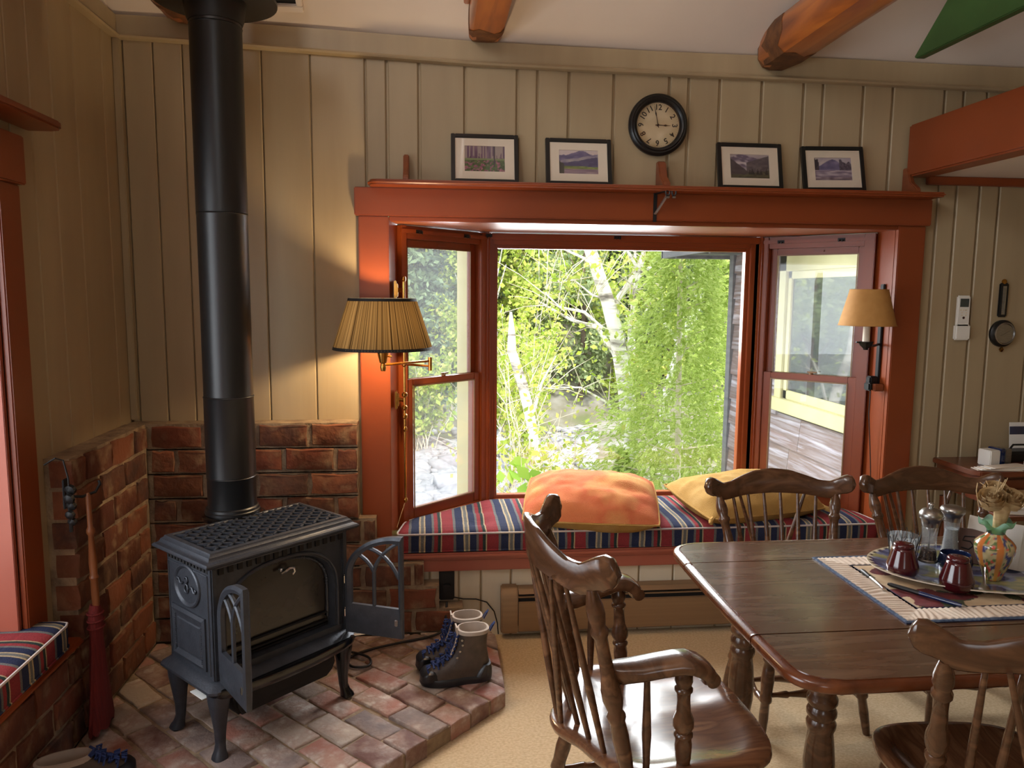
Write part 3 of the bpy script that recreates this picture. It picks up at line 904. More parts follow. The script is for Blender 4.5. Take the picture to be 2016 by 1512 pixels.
bw = thing('brick_firewall', 'old red brick firewall in the corner behind the stove', 'brick wall', (0, 0, 0))
def right_limit(z):
    return -0.328 if z > 0.62 else -0.252 if z > 0.50 else -0.15 if z > 0.40 else -0.04 if z > 0.29 else 0.03 if z > 0.19 else 0.14
mo = MB()
for k in range(9):
    z0 = 0.068 + k*0.1092
    zc = z0 + 0.0546
    xr = right_limit(zc)
    lay_course(bw, (-1.22, 3.35), (xr, 3.35), zc, 0.1125 if k % 2 else 0.0, (0, 1))
    # mortar bed behind the bricks; thinner where it laps over the window casing
    xa = min(xr, -0.325)
    mo.box(-1.31, xa - 0.006, 3.362, 3.449, z0 - (0.005 if k else 0), z0 + 0.1092)
    if xr > xa:
        mo.box(xa - 0.006, xr - 0.005, 3.362, 3.415 if zc > 0.33 else 3.449, z0, z0 + 0.1092)
for k in range(9):
    zc = 0.068 + k*0.1092 + 0.0546
    lay_course(bw, (-1.22, 2.655), (-1.22, 3.345), zc, 0.0 if k % 2 else 0.1125, (-1, 0))
mo.box(WX, -1.232, 2.668, 3.36, 0.06, 1.052)
for k in range(3):
    zc = 0.068 + k*0.1092 + 0.0546
    lay_course(bw, (-1.22, 1.6), (-1.22, 2.65), zc, 0.05 if k % 2 else 0.16, (-1, 0))
mo.box(WX, -1.232, 1.6, 2.67, 0.06, 0.395)
mo.build('mortar', MT['mortar'], bw, smooth=0)

# hearth of brick pavers, corner platform with a diagonal front
HP = [(-1.225, 3.352), (-1.225, 1.85), (-0.672, 1.85), (0.28, 2.802), (0.285, 3.37), (0.15, 3.37), (0.15, 3.352)]
hearth = thing('brick_hearth', 'low hearth platform of worn bricks with a diagonal front edge', 'hearth', (0, 0, 0))
hpm = [(-1.23, 3.356), (-1.23, 1.86), (-0.675, 1.86), (0.268, 2.806), (0.268, 3.356)]
MB().prism(hpm, 0.001, 0.058).build('mortar', MT['mortar'], hearth, smooth=0)
HCLIP = [(-1.225, 1.85), (-0.672, 1.85), (0.28, 2.802), (0.28, 3.35), (-1.225, 3.35)]
def clip(poly, c):
    out = poly
    for i in range(len(c)):
        a, b = c[i], c[(i + 1) % len(c)]
        ins, out2 = [], []
        side = lambda p: (b[0] - a[0])*(p[1] - a[1]) - (b[1] - a[1])*(p[0] - a[0])
        for j in range(len(out)):
            p, q = out[j], out[(j + 1) % len(out)]
            sp, sq = side(p), side(q)
            if sp >= 0:
                out2.append(p)
            if sp*sq < 0:
                f = sp/(sp - sq)
                out2.append((p[0] + (q[0] - p[0])*f, p[1] + (q[1] - p[1])*f))
        out = out2
        if len(out) < 3:
            return []
    return out
def area(p):
    return abs(sum(p[i][0]*p[(i + 1) % len(p)][1] - p[(i + 1) % len(p)][0]*p[i][1] for i in range(len(p))))/2
S2 = math.sqrt(0.5)
ex, ey = (S2, S2), (-S2, S2)          # along the front edge, inward
o0 = (-0.672, 1.85)
cw, cl_ = 0.112, 0.215
for ci in range(-8, 22):
    u0 = ci*cw + 0.03
    sh0 = -0.10 if ci % 2 else 0.0
    sh0 += rnd.uniform(-0.02, 0.02)
    for ri in range(0, 12):
        v0 = sh0 + ri*cl_ if ri or not ci % 2 else sh0
        v1 = v0 + cl_
        g = 0.0065
        quad = [(u0 + g, max(v0, -0.0) + g), (u0 + cw - g, max(v0, 0.0) + g), (u0 + cw - g, v1 - g), (u0 + g, v1 - g)]
        if v1 < 0.03:
            continue
        pl = [(o0[0] + ex[0]*a + ey[0]*b + rnd.uniform(-.003, .003), o0[1] + ex[1]*a + ey[1]*b + rnd.uniform(-.003, .003)) for a, b in quad]
        pl = clip(pl, HCLIP)
        if len(pl) < 3 or area(pl) < 0.0012:
            continue
        rs, n_ = [], len(pl)
        for i_ in range(n_):
            a_, b_ = pl[i_], pl[(i_ + 1) % n_]
            sn = max(1, round(math.hypot(b_[0] - a_[0], b_[1] - a_[1])/.045))
            for k_ in range(sn):
                jx = .0028 if k_ else .001
                rs.append((a_[0] + (b_[0] - a_[0])*k_/sn + rnd.uniform(-jx, jx), a_[1] + (b_[1] - a_[1])*k_/sn + rnd.uniform(-jx, jx)))
        pl = rs
        cx, cy = sum(p[0] for p in pl)/len(pl), sum(p[1] for p in pl)/len(pl)
        zt = 0.068 + rnd.uniform(-0.006, 0.003)
        tl = (rnd.uniform(-.03, .03), rnd.uniform(-.03, .03))
        rings = []
        for f, z in ((1.0, 0.002), (1.0, zt - 0.008), (0.975, zt - 0.002), (0.92, zt)):
            rings.append([((p[0] - cx)*f, (p[1] - cy)*f, z + (((p[0] - cx)*tl[0] + (p[1] - cy)*tl[1]) if z > 0.03 else 0)) for p in pl])
        b = MB().loft(rings).build('brick', MT['paver'], hearth, smooth=50)
        b.location = (cx, cy, 0)

# ------------------------------------------------------------------ wood stove
SW, SD = 0.614, 0.366
st = thing('wood_stove', 'grey cast iron wood stove with open arched doors on the brick hearth', 'stove', (-0.717, 2.402, 0.066), 0.778)
def rrect(e, z, x0=0, x1=SW, y0=0, y1=SD, c=0.0):
    a, b, p, q = x0 + e, x1 - e, y0 + e, y1 - e
    if c <= 0:
        return [(a, p, z), (b, p, z), (b, q, z), (a, q, z)]
    return [(a + c, p, z), (b - c, p, z), (b, p + c, z), (b, q - c, z), (b - c, q, z), (a + c, q, z), (a, q - c, z), (a, p + c, z)]
m = MB()
m.loft([rrect(e, z) for e, z in ((0.036, .655), (0.034, .662), (0.024, .666), (0.006, .671), (0.0, .677), (0.0, .682), (0.004, .687), (0.012, .690), (0.018, .695), (0.021, .703), (0.028, .708), (0.031, .714), (0.046, .716), (0.050, .712), (0.052, .702))])
m.build('top_plate', MT['iron'], st, smooth=30)
m = MB()
x0, x1, y0, y1 = 0.052, SW - 0.052, 0.052, SD - 0.05
for sgn in (1, -1):
    for k in range(-30, 40):
        c = k*0.050
        pts = []
        for t_ in np.linspace(-0.5, 1.2, 600):
            x = t_
            y = c + sgn*x*0.9
            if x0 <= x <= x1 and y0 <= y <= y1:
                pts.append((x, y))
        if len(pts) > 8:
            a, b = pts[0], pts[-1]
            m.bar((a[0], a[1], 0.710), (b[0], b[1], 0.710), 0.0075, 0.015)
m.build('lattice_grate', MT['iron'], st, smooth=0)
MB().box(0.052, SW - 0.052, 0.052, SD - 0.052, 0.700, 0.7025).build('sooty_deck_plate', MT['soot'], st)  # deck under the lattice, black with soot
# body with corner columns
B0, B1, F0, F1 = 0.036, SW - 0.036, 0.040, SD - 0.03
m = MB()
m.box(B0, B0 + 0.014, F0, F1, .272, .66).box(B1 - 0.014, B1, F0, F1, .272, .66).box(B0, B1, F1 - 0.014, F1, .272, .66)
m.build('body', MT['iron'], st, bevel=0.003)
for x in (B0 + 0.008, B1 - 0.008):
    MB().box(x - 0.012, x + 0.012, F0 - 0.006, F0 + 0.018, .272, .662).build('corner_column', MT['iron'], st, bevel=0.005)
# front plate with arched opening
ac, ah, sp, rise, zb = 0.307, 0.226, 0.455, 0.165, 0.300
def arch(hw, r, zlo, n=26, ex=2.4):
    pts = [(ac - hw, zlo)]
    for a in np.linspace(PI, 0, n):
        ca, sa = math.cos(a), math.sin(a)
        pts.append((ac + hw*math.copysign(abs(ca)**(2/ex), ca), sp + r*abs(sa)**(2/ex)))
    pts.append((ac + hw, zlo))
    return pts
inn = arch(ah, rise, zb)
def toward_rect(p, xa, xb, za, zb_):
    dx, dz = p[0] - ac, p[1] - 0.42
    k = 1e9
    if abs(dx) > 1e-6:
        k = min(k, ((xb if dx > 0 else xa) - ac)/dx)
    if abs(dz) > 1e-6:
        k = min(k, ((zb_ if dz > 0 else za) - 0.42)/dz)
    return (ac + dx*k, 0.42 + dz*k)
out = [toward_rect(p, B0 + 0.012, B1 - 0.012, 0.272, 0.655) for p in inn]
out[0], out[-1] = (B0 + 0.012, zb), (B1 - 0.012, zb)
m = MB()
m.loft([[(x, F0 + 0.004, z) for x, z in out], [(x, F0 + 0.004, z) for x, z in inn], [(x, F0 + 0.004, z) for x, z in arch(ah - 0.004, rise - 0.004, zb)], [(x, F0 + 0.045, z) for x, z in arch(ah - 0.012, rise - 0.012, zb)]], cap0=False, cap1=False, closed=False)
m.box(B0 + 0.012, B1 - 0.012, F0, F0 + 0.045, 0.272, zb)
m.build('front_plate', MT['iron'], st, smooth=30)
m = MB()
mid = arch(ah + 0.006, rise + 0.006, zb)
m.tube([(x, F0 + 0.002, z) for x, z in mid], 0.006, 8)
m.build('arch_moulding', MT['iron'], st)
gl = arch(ah - 0.012, rise - 0.012, zb)
g = MB().add([(x, F0 + 0.044, z) for x, z in gl], [tuple(range(len(gl)))])
g.add([(x, F0 + 0.050, z) for x, z in gl], [tuple(range(len(gl)))])
g.build('glass', MT['stoveglass'], st, smooth=0)
rp = arch(ah - 0.016, rise - 0.016, zb)
pp = []
for a, b in zip(rp, rp[1:]):
    for k in range(5):
        pp.append((a[0] + (b[0] - a[0])*k/5, F0 + 0.038, a[1] + (b[1] - a[1])*k/5))
MB().tube(pp, [0.0065 if i % 2 else 0.0045 for i in range(len(pp))], 7).build('rope_gasket', MT['iron'], st)
m = MB()
for z0_, z1_ in ((0.35, 0.35), (0.318, 0.318), (0.306, 0.306)):
    m.bar((ac - ah + 0.02, F0 + 0.036, z0_), (ac + ah - 0.02, F0 + 0.036, z1_), 0.008, 0.005)
m.build('log_guard', MT['soot'], st)
m = MB().lathe([(0, 0.010), (0.006, 0.010), (0.010, 0.006), (0.02, 0.005)], (ac + 0.02, F0 + 0.044, 0.565), (0, -1, 0), 12)
m.tube([(ac + 0.02, F0 + 0.022, 0.565), (ac + 0.035, F0 + 0.018, 0.575), (ac + 0.052, F0 + 0.018, 0.572), (ac + 0.058, F0 + 0.02, 0.556), (ac + 0.05, F0 + 0.02, 0.545)], [0.006, 0.006, 0.006, 0.006, 0.004], 8)
m.tube([(ac + 0.02, F0 + 0.022, 0.565), (ac + 0.0, F0 + 0.02, 0.562)], 0.006, 8)
m.build('glass_handle', MT['chrome'], st)
m = MB()
for k in range(15):
    x = B0 + 0.035 + k*0.0345
    m.box(x - 0.0085, x + 0.0085, F0 - 0.003, F0 + 0.006, .632, .657)
m.build('front_slots', MT['soot'], st)['kind'] = 'stuff'
m = MB()
for k in range(13):
    y = F0 + 0.022 + k*0.0215
    m.box(B0 - 0.004, B0 + 0.004, y - 0.006, y + 0.006, .640, .658)
    m.box(B1 - 0.004, B1 + 0.004, y - 0.006, y + 0.006, .640, .658)
m.build('side_slots', MT['soot'], st)['kind'] = 'stuff'
# side relief: oval medallion with scrolls, panel with beads
for sx, X0 in ((-1, B0), (1, B1)):
    f = lambda y, z, h: (X0 + sx*h, y, z)
    m = MB()
    cy, cz = 0.195, 0.565
    def oval(ry, rz, h, n=40):
        return [f(cy + ry*math.cos(2*PI*j/n), cz + rz*math.sin(2*PI*j/n), h) for j in range(n)]
    m.loft([oval(.086, .076, 0.0), oval(.084, .074, .006), oval(.079, .069, .009), oval(.073, .063, .006), oval(.070, .060, .002), oval(.04, .035, .003)])
    m.build('oval_medallion', MT['iron'], st)
    m = MB()
    s3 = [(-.011, .024), (-.004, .031), (.006, .030), (.010, .021), (.005, .012), (-.003, .008), (.007, .004), (.012, -.006), (.009, -.018), (0, -.023), (-.010, -.018), (-.013, -.008), (-.006, .003), (-.001, .008)]
    m.tube([f(cy - sx*-1*a, cz + b, .006) for a, b in s3], 0.0032, 6)
    for q in (1, -1):
        cur = [(.022, -.004), (.030, .004), (.040, .002), (.048, -.010), (.058, -.012), (.062, -.004), (.057, .001)]
        if q > 0:
            cur = [(a, b - 0.006) for a, b in cur]
        m.tube([f(cy + q*a, cz + (-b if q > 0 else b), .006) for a, b in cur], [0.003, .0038, .0038, .0038, .0035, .003, .002], 6)
    m.build('scroll_relief', MT['iron'], st)
    m = MB()
    def pr(y0_, y1_, z0_, z1_, h):
        return [f(y0_, z0_, h), f(y1_, z0_, h), f(y1_, z1_, h), f(y0_, z1_, h)]
    m.loft([pr(.085, .305, .295, .478, 0), pr(.085, .305, .295, .478, .006), pr(.097, .293, .307, .466, .011), pr(.112, .278, .322, .444, .003), pr(.118, .272, .328, .438, .003), pr(.122, .268, .332, .434, .006)])
    m.build('side_panel', MT['iron'], st, smooth=20)
    m = MB()
    for k in range(20):
        for yy in (.108, .282):
            p = f(yy, .316 + k*0.0068, .006)
            m.lathe([(0, .0026), (.0025, .002), (.0032, .0005)], p, (sx, 0, 0), 6)
    m.build('bead_row', MT['iron'], st)
    m = MB()
    for y_ in (F0 + 0.024, F1 - 0.012):
        m.tube([f(y_, .285, .001), f(y_, .628, .001)], 0.003, 6)
    m.tube([f(F0 + 0.024, .628, .001), f(F1 - 0.012, .628, .001)], 0.003, 6)
    m.build('side_bead', MT['iron'], st)
# base plate and bowed ash lip
m = MB()
m.loft([rrect(e, z, c=0.02) for e, z in ((0.05, .226), (0.02, .228), (0.008, .236), (0.0, .246), (0.0, .254), (0.01, .262), (0.018, .268), (0.026, .274), (0.045, .276))])
m.build('base_plate', MT['iron'], st, smooth=30)
lipo = [(0.03, 0.02)] + [(0.307 - 0.285*math.cos(a), 0.02 - 0.062*math.sin(a)**0.8 if math.sin(a) > 0 else 0.02) for a in np.linspace(0.02, PI - 0.02, 22)] + [(SW - 0.03, 0.02)]
m = MB()
def lipring(k, z):
    return [(0.307 + (x - 0.307)*k, 0.03 + (y - 0.03)*k, z) for x, y in lipo] + [(0.307 + (SW - 0.06)/2*k, 0.06, z), (0.307 - (SW - 0.06)/2*k, 0.06, z)]
m.loft([lipring(.90, .222), lipring(.97, .226), lipring(1.0, .236), lipring(1.0, .246), lipring(.985, .256), lipring(.94, .258), lipring(.90, .252)])
m.build('ash_lip', MT['iron_gloss'], st, smooth=40)
m = MB()
m.loft([[(x, y, z) for x, y, z in ((.10, .04, .224), (.52, .04, .224), (.52, .31, .224), (.10, .31, .224))], [(x, y, z) for x, y, z in ((.10, .03, .15), (.52, .03, .15), (.52, .31, .15), (.10, .31, .15))], [(x, y, z) for x, y, z in ((.13, .05, .105), (.49, .05, .105), (.49, .29, .105), (.13, .29, .105))]])
m.build('ash_drawer', MT['soot'], st, bevel=0.01)
for lx, ly, dx, dy in ((.052, .05, -1, -1), (SW - .052, .05, 1, -1), (.052, SD - .05, -1, 1), (SW - .052, SD - .05, 1, 1)):
    m = MB()
    rings = []
    for z, r, o in ((.228, .036, 0), (.20, .033, .002), (.15, .025, .002), (.09, .018, 0), (.05, .016, .002), (.028, .018, .008), (.014, .023, .014), (.004, .025, .016), (.0, .022, .016)):
        cx, cy_ = lx + dx*o*0.7, ly + dy*o*0.7
        rings.append([(cx + r*math.copysign(abs(math.cos(a))**.7, math.cos(a)), cy_ + r*math.copysign(abs(math.sin(a))**.7, math.sin(a)), z) for a in np.linspace(0, 2*PI, 17)[:-1]])
    m.loft(rings).build('leg', MT['iron_gloss' if lx > .3 else 'iron'], st)
# doors
def door(hx, hy, ang, flip):
    wd, hs, ht, th = 0.236, 0.225, 0.392, 0.020
    o_, i_ = [], []
    N = 18
    o_ = [(0, 0), (wd, 0), (wd, ht)] + [(wd*(1 - math.cos(a)) if 0 else wd - wd*math.sin(a), hs + (ht - hs)*math.cos(a)) for a in np.linspace(0.12, PI/2, N)]
    bw_ = 0.027
    i_ = [(bw_, .115), (wd - .016, .115), (wd - .016, ht - bw_*1.1)] + [(wd - .016 - (wd - .016 - bw_)*math.sin(a), hs + (ht - hs - bw_)*math.cos(a)) for a in np.linspace(0.12, PI/2, N)]
    m = MB()
    ev = lambda pts, n_: [(s, n_, z) for s, z in pts]
    md = [((a[0]*0.55 + b[0]*0.45), (a[1]*0.55 + b[1]*0.45)) for a, b in zip(o_, i_)]
    m.loft([ev(i_, -th*0.3), ev(md, -th*0.6), ev(o_, -th*0.3), ev(o_, th*0.5), ev(md, th*0.8), ev(i_, th*0.4), ev(i_, -th*0.3)], cap0=False, cap1=False)
    d = m.build('door', MT['iron'], st, smooth=30)
    d.location = (hx, hy, 0.272)
    d.rotation_euler = (0, 0, ang)
    m = MB()
    bz = lambda pts: [Vector((a, 0.002, b)) for a, b in pts]
    def curve(p0, p1, p2, n=8):
        p0, p1, p2 = Vector(p0), Vector(p1), Vector(p2)
        return [tuple((p0*(1 - t)**2 + p1*2*t*(1 - t) + p2*t*t)) for t in np.linspace(0, 1, n)]
    for c in (curve((.118, .115), (.118, .18), (.118, .245), 3), curve((.118, .245), (.095, .295), (.040, .312)), curve((.118, .245), (.130, .315), (.220, .368)), curve((.075, .338), (.170, .335), (.220, .230))):
        m.tube(bz(c), 0.0075, 6)
    m.build('tracery', MT['iron'], d, smooth=40)
    m = MB()
    m.loft([[(.03, -.004, .012), (wd - .02, -.004, .012), (wd - .02, -.004, .108), (.03, -.004, .108)], [(.036, -.002, .02), (wd - .026, -.002, .02), (wd - .026, -.002, .1), (.036, -.002, .1)], [(.042, -.006, .026), (wd - .032, -.006, .026), (wd - .032, -.006, .094), (.042, -.006, .094)]], cap0=False)
    m.box(.03, wd - .02, 0.0, .004, .012, .108)
    m.build('panel', MT['iron'], d, smooth=20)
    m = MB()
    for z in (.06, .19):
        m.lathe([(0, .009), (.028, .009), (.030, .006), (.034, .006)], (-.004, .004, z), (0, 0, 1), 10)
    m.build('hinge', MT['chrome'], d)
    m = MB().box(wd - .03, wd - .018, -.014, -.004, .05, .075)
    m.build('latch', MT['steel'], d, bevel=0.002)
    return d
door(0.562, 0.022, math.radians(-22) - 0.778, 1)
door(0.052, 0.026, math.radians(-56) - 0.778, -1)
MB().bar((0.575, -0.005, 0.262), (0.625, -0.05, 0.268), 0.012, 0.012).build('latch_handle', MT['chrome'], st, bevel=0.003)
MB().box(0.02, 0.10, 0.10, 0.18, 0.195, 0.198).build('rating_plate', MT['paper'], st)
# flue collar
m = MB().lathe([(0, .115), (.012, .115), (.016, .108), (.018, .10)], (0.335, 0.405, .698), n=32)
m.build('flue_collar', MT['iron_gloss'], st)
MB().prism([(0.24, 0.33), (0.43, 0.33), (0.43, 0.40), (0.24, 0.40)], 0.60, 0.700).build('flue_box', MT['iron'], st, smooth=0)

px_, py_ = -0.717 + 0.335*math.cos(.778) - 0.412*math.sin(.778), 2.402 + 0.335*math.sin(.778) + 0.412*math.cos(.778)
sp_ = thing('stove_pipe', 'tall black stove pipe rising from the stove to the ceiling', 'pipe', (px_, py_, 0.783))
z0 = 0.783
R_ = 0.089
zz = [0.783, 0.925, 1.232, 1.905, 2.56, 3.1]
for i in range(5):
    a, b = zz[i] - z0, zz[i + 1] - z0
    r = R_ + (0.0012 if i % 2 else 0)
    MB().lathe([(a + (0.001 if i else 0), r), (b - 0.006, r), (b - 0.003, r + 0.002), (b, r)], n=48).build('pipe_section', MT['pipe'], sp_, smooth=50)
MB().lathe([(0.0, .101), (.010, .101), (.013, .097), (.022, .096), (.026, .091)], n=48).build('base_ring', MT['pipe'], sp_)
m = MB().lathe([(2.645 - z0, .11), (2.642 - z0, .205), (2.646 - z0, .214), (2.655 - z0, .215), (2.662 - z0, .205), (2.68 - z0, .15), (2.69 - z0, .11)], n=48)
m.lathe([(2.57 - z0, .092), (2.585 - z0, .098), (2.645 - z0, .108)], n=40)
m.build('ceiling_collar', MT['black'], sp_)

# ------------------------------------------------------------------ left lamp: brass swing arm with a pleated shade
lt = thing('swing_arm_lamp', 'brass swing arm wall lamp with lit pleated shade on the left bay jamb', 'lamp', (-0.129, 3.47, 0.66))
lo = Vector(lt.location)
def W(m):
    return m.xform(Matrix.Translation(-lo))
m = MB().tube([(-0.129, 3.47, 0.66), (-0.129, 3.47, 1.69)], 0.006, 10)
for z, r in ((0.665, .010), (1.0, .010), (1.06, .012), (1.10, .012), (1.16, .013), (1.30, .012), (1.685, .010)):
    m.lathe([(-.012, .006), (-.006, r), (.006, r), (.012, .006)], (-0.129, 3.47, z), n=12)
W(m).build('rod', MT['brass'], lt)
for z in (1.135, 1.635):
    m = MB().box(-0.172, -0.162, 3.455, 3.525, z - .042, z + .042).box(-0.164, -0.155, 3.467, 3.513, z - .03, z + .03)
    W(m).build('wall_plate', MT['brass'], lt, bevel=0.003)
    m = MB().lathe([(0, .011), (.02, .009), (.03, .009)], (-0.157, 3.485, z), (1, -0.5, 0), 10)
    W(m).build('standoff', MT['brass'], lt)
MB
m = MB().tube([(-0.129, 3.47, 1.300), (-0.014, 3.36, 1.302)], 0.0055, 8)
m.lathe([(-.03, .009), (.03, .009)], (-0.012, 3.358, 1.312), n=10)
m.tube([(-0.014, 3.358, 1.325), (-0.205, 3.2, 1.322)], 0.0055, 8)
W(m).build('swing_arm', MT['brass'], lt)
m = MB().lathe([(-.022, .010), (-.006, .013), (.0, .012), (.01, .010), (.014, .016), (.05, .024), (.075, .026), (.08, .018), (.10, .016)], (-0.207, 3.2, 1.318), n=16)
m.tube([(-0.207, 3.2, 1.36), (-0.17, 3.19, 1.358)], 0.004, 6)
W(m).build('socket', MT['brass'], lt)
bulb = bpy.data.materials.new('lit_bulb')
bulb.use_nodes = True
nt = NT(bulb)
nt.n.remove(nt.n['Principled BSDF'])
e_, t_b, a_ = nt.new('ShaderNodeEmission'), nt.new('ShaderNodeBsdfTransparent'), nt.new('ShaderNodeAddShader')
e_.inputs['Color'].default_value = (1, .72, .38, 1)
e_.inputs['Strength'].default_value = 6
nt.link(e_.outputs[0], a_.inputs[0])
nt.link(t_b.outputs[0], a_.inputs[1])
nt.link(a_.outputs[0], nt.n['Material Output'].inputs['Surface'])
W(MB().lathe([(0, .012), (.02, .015), (.045, .028), (.07, .030), (.09, .022), (.10, .004)], (-0.207, 3.2, 1.412), n=14)).build('bulb', bulb, lt)
# pleated fabric: light passes through it
shm = bpy.data.materials.new('pleated_shade_fabric')
shm.use_nodes = True
nt = NT(shm)
nt.n.remove(nt.n['Principled BSDF'])
tc = nt.new('ShaderNodeTexCoord')
mp = nt.new('ShaderNodeMapping')
mp.inputs['Location'].default_value = (0.078, 0.27, 0)
nt.link(tc.outputs['Object'], mp.inputs['Vector'])
sx_ = nt.new('ShaderNodeSeparateXYZ')
nt.link(mp.outputs[0], sx_.inputs[0])
at_ = nt.new('ShaderNodeMath', operation='ARCTAN2')
nt.link(sx_.outputs['Y'], at_.inputs[0])
nt.link(sx_.outputs['X'], at_.inputs[1])
mp = nt.new('ShaderNodeVectorMath', operation='SCALE')
mp.inputs['Scale'].default_value = 26
nt.link(at_.outputs[0], mp.inputs[0])
nz = nt.new('ShaderNodeTexNoise')
nz.inputs['Scale'].default_value = 1.0
nt.link(mp.outputs[0], nz.inputs['Vector'])
cc = ramp(nt, nz.outputs['Fac'], [(0.38, rgb(66, 50, 30)), (0.5, rgb(128, 102, 62)), (0.62, rgb(152, 124, 80))])
df, tr = nt.new('ShaderNodeBsdfDiffuse'), nt.new('ShaderNodeBsdfTranslucent')
nt.link(cc, df.inputs['Color'])
nt.link(cc, tr.inputs['Color'])
mx = nt.new('ShaderNodeMixShader')
mx.inputs[0].default_value = 0.045
nt.link(df.outputs[0], mx.inputs[1])
nt.link(tr.outputs[0], mx.inputs[2])
nt.link(mx.outputs[0], nt.n['Material Output'].inputs['Surface'])
wob = lambda j: 1.0 + (0.014 if j % 2 else -0.008)
m = MB().lathe([(1.392, .204), (1.46, .182), (1.53, .160), (1.597, .138)], (-0.207, 3.2, 0), n=200, cap0=False, cap1=False, wob=wob)
W(m).build('lamp_shade', shm, lt, smooth=80)
m = MB().lathe([(1.388, .2075), (1.400, .2045), (1.400, .2005), (1.388, .2035), (1.388, .2075)], (-0.207, 3.2, 0), n=64, cap0=False, cap1=False)
m.lathe([(1.588, .1435), (1.600, .1405), (1.600, .1365), (1.588, .1395), (1.588, .1435)], (-0.207, 3.2, 0), n=64, cap0=False, cap1=False)
W(m).build('shade_trim', MT['soot'], lt)
m = MB()
for a in (0.3, 2.4, 4.5):
    m.tube([(-0.207, 3.2, 1.585), (-0.207 + .138*math.cos(a), 3.2 + .138*math.sin(a), 1.595)], 0.002, 6)
m.tube([(-0.207, 3.2, 1.51), (-0.207, 3.2, 1.60)], 0.003, 6)
W(m).build('shade_spider', MT['brass'], lt)
m = MB().tube([(-0.129, 3.47, 0.66), (-0.15, 3.455, 0.60), (-0.168, 3.45, 0.54)], 0.0018, 6)
W(m).build('cord', MT['raffia'], lt)
L1 = lamp('lamp_glow', 'POINT', 18, (1.0, 0.73, 0.43), (-0.207 - lo.x, 3.2 - lo.y, 1.475 - lo.z), (0, 0, 0), shadow_soft_size=0.03)
L1.parent = lt

# right lamp: black iron sconce
lt = thing('iron_sconce', 'black iron wall sconce with plain tan shade on the right bay jamb', 'lamp', (2.172, 3.51, 1.2))
lo = Vector(lt.location)
W(MB().box(2.178, 2.189, 3.495, 3.525, 1.18, 1.685)).build('back_strap', MT['darkiron'], lt, bevel=0.003)
m = MB().tube([(2.18, 3.51, 1.392), (2.12, 3.45, 1.388), (2.047, 3.40, 1.392)], 0.006, 8)
W(m).build('arm', MT['darkiron'], lt)
m = MB().lathe([(0, .010), (.008, .012), (.016, .020), (.024, .028), (.034, .030), (.038, .034), (.040, .030)], (2.047, 3.40, 1.372), n=12, wob=lambda j: 1 + 0.12*(j % 2))
m.tube([(2.02, 3.40, 1.405), (1.995, 3.395, 1.41)], 0.004, 6)
W(m).build('drip_cup', MT['darkiron'], lt)
W(MB().lathe([(0, .0165), (.10, .0155)], (2.047, 3.40, 1.408), n=14)).build('candle_sleeve', MT['matboard'], lt)
m = MB().lathe([(1.487, .1275), (1.658, .084)], (2.047, 3.40, 0), n=48, cap0=False, cap1=False)
m.lathe([(1.488, .1255), (1.657, .082)], (2.047, 3.40, 0), n=48, cap0=False, cap1=False)
W(m).build('lamp_shade', MT['lampshade_tan'], lt, smooth=60)
m = MB()
for z, r in ((1.489, .1275), (1.656, .0845)):
    m.tube([(2.047 + r*math.cos(a), 3.40 + r*math.sin(a), z) for a in np.linspace(0, 2*PI, 40)], 0.0022, 5)
W(m).build('shade_trim', MT['lampshade_tan'], lt)
m = MB().lathe([(0, .012), (.03, .02), (.05, .026), (.07, .02), (.08, .004)], (2.047, 3.40, 1.505), n=12)
m.tube([(2.047, 3.40, 1.60), (2.047, 3.40, 1.655)], 0.002, 6).tube([(1.965, 3.40, 1.652), (2.129, 3.40, 1.652)], 0.002, 6)
W(m).build('bulb', MT['paper'], lt)
m = MB().box(2.135, 2.179, 3.49, 3.53, 1.175, 1.235).box(2.12, 2.14, 3.47, 3.52, 1.165, 1.205)
W(m).build('switch_block', MT['darkiron'], lt, bevel=0.006)
W(MB().box(2.14, 2.188, 3.455, 3.485, 1.165, 1.20)).build('mount_block', MT['pinewood'], lt, bevel=0.004)
m = MB().tube([(2.15, 3.505, 1.17), (2.146, 3.50, 1.05), (2.156, 3.50, 0.95), (2.165, 3.49, 0.8), (2.172, 3.47, 0.56)], 0.0025, 6)
W(m).build('cord', MT['wire'], lt)

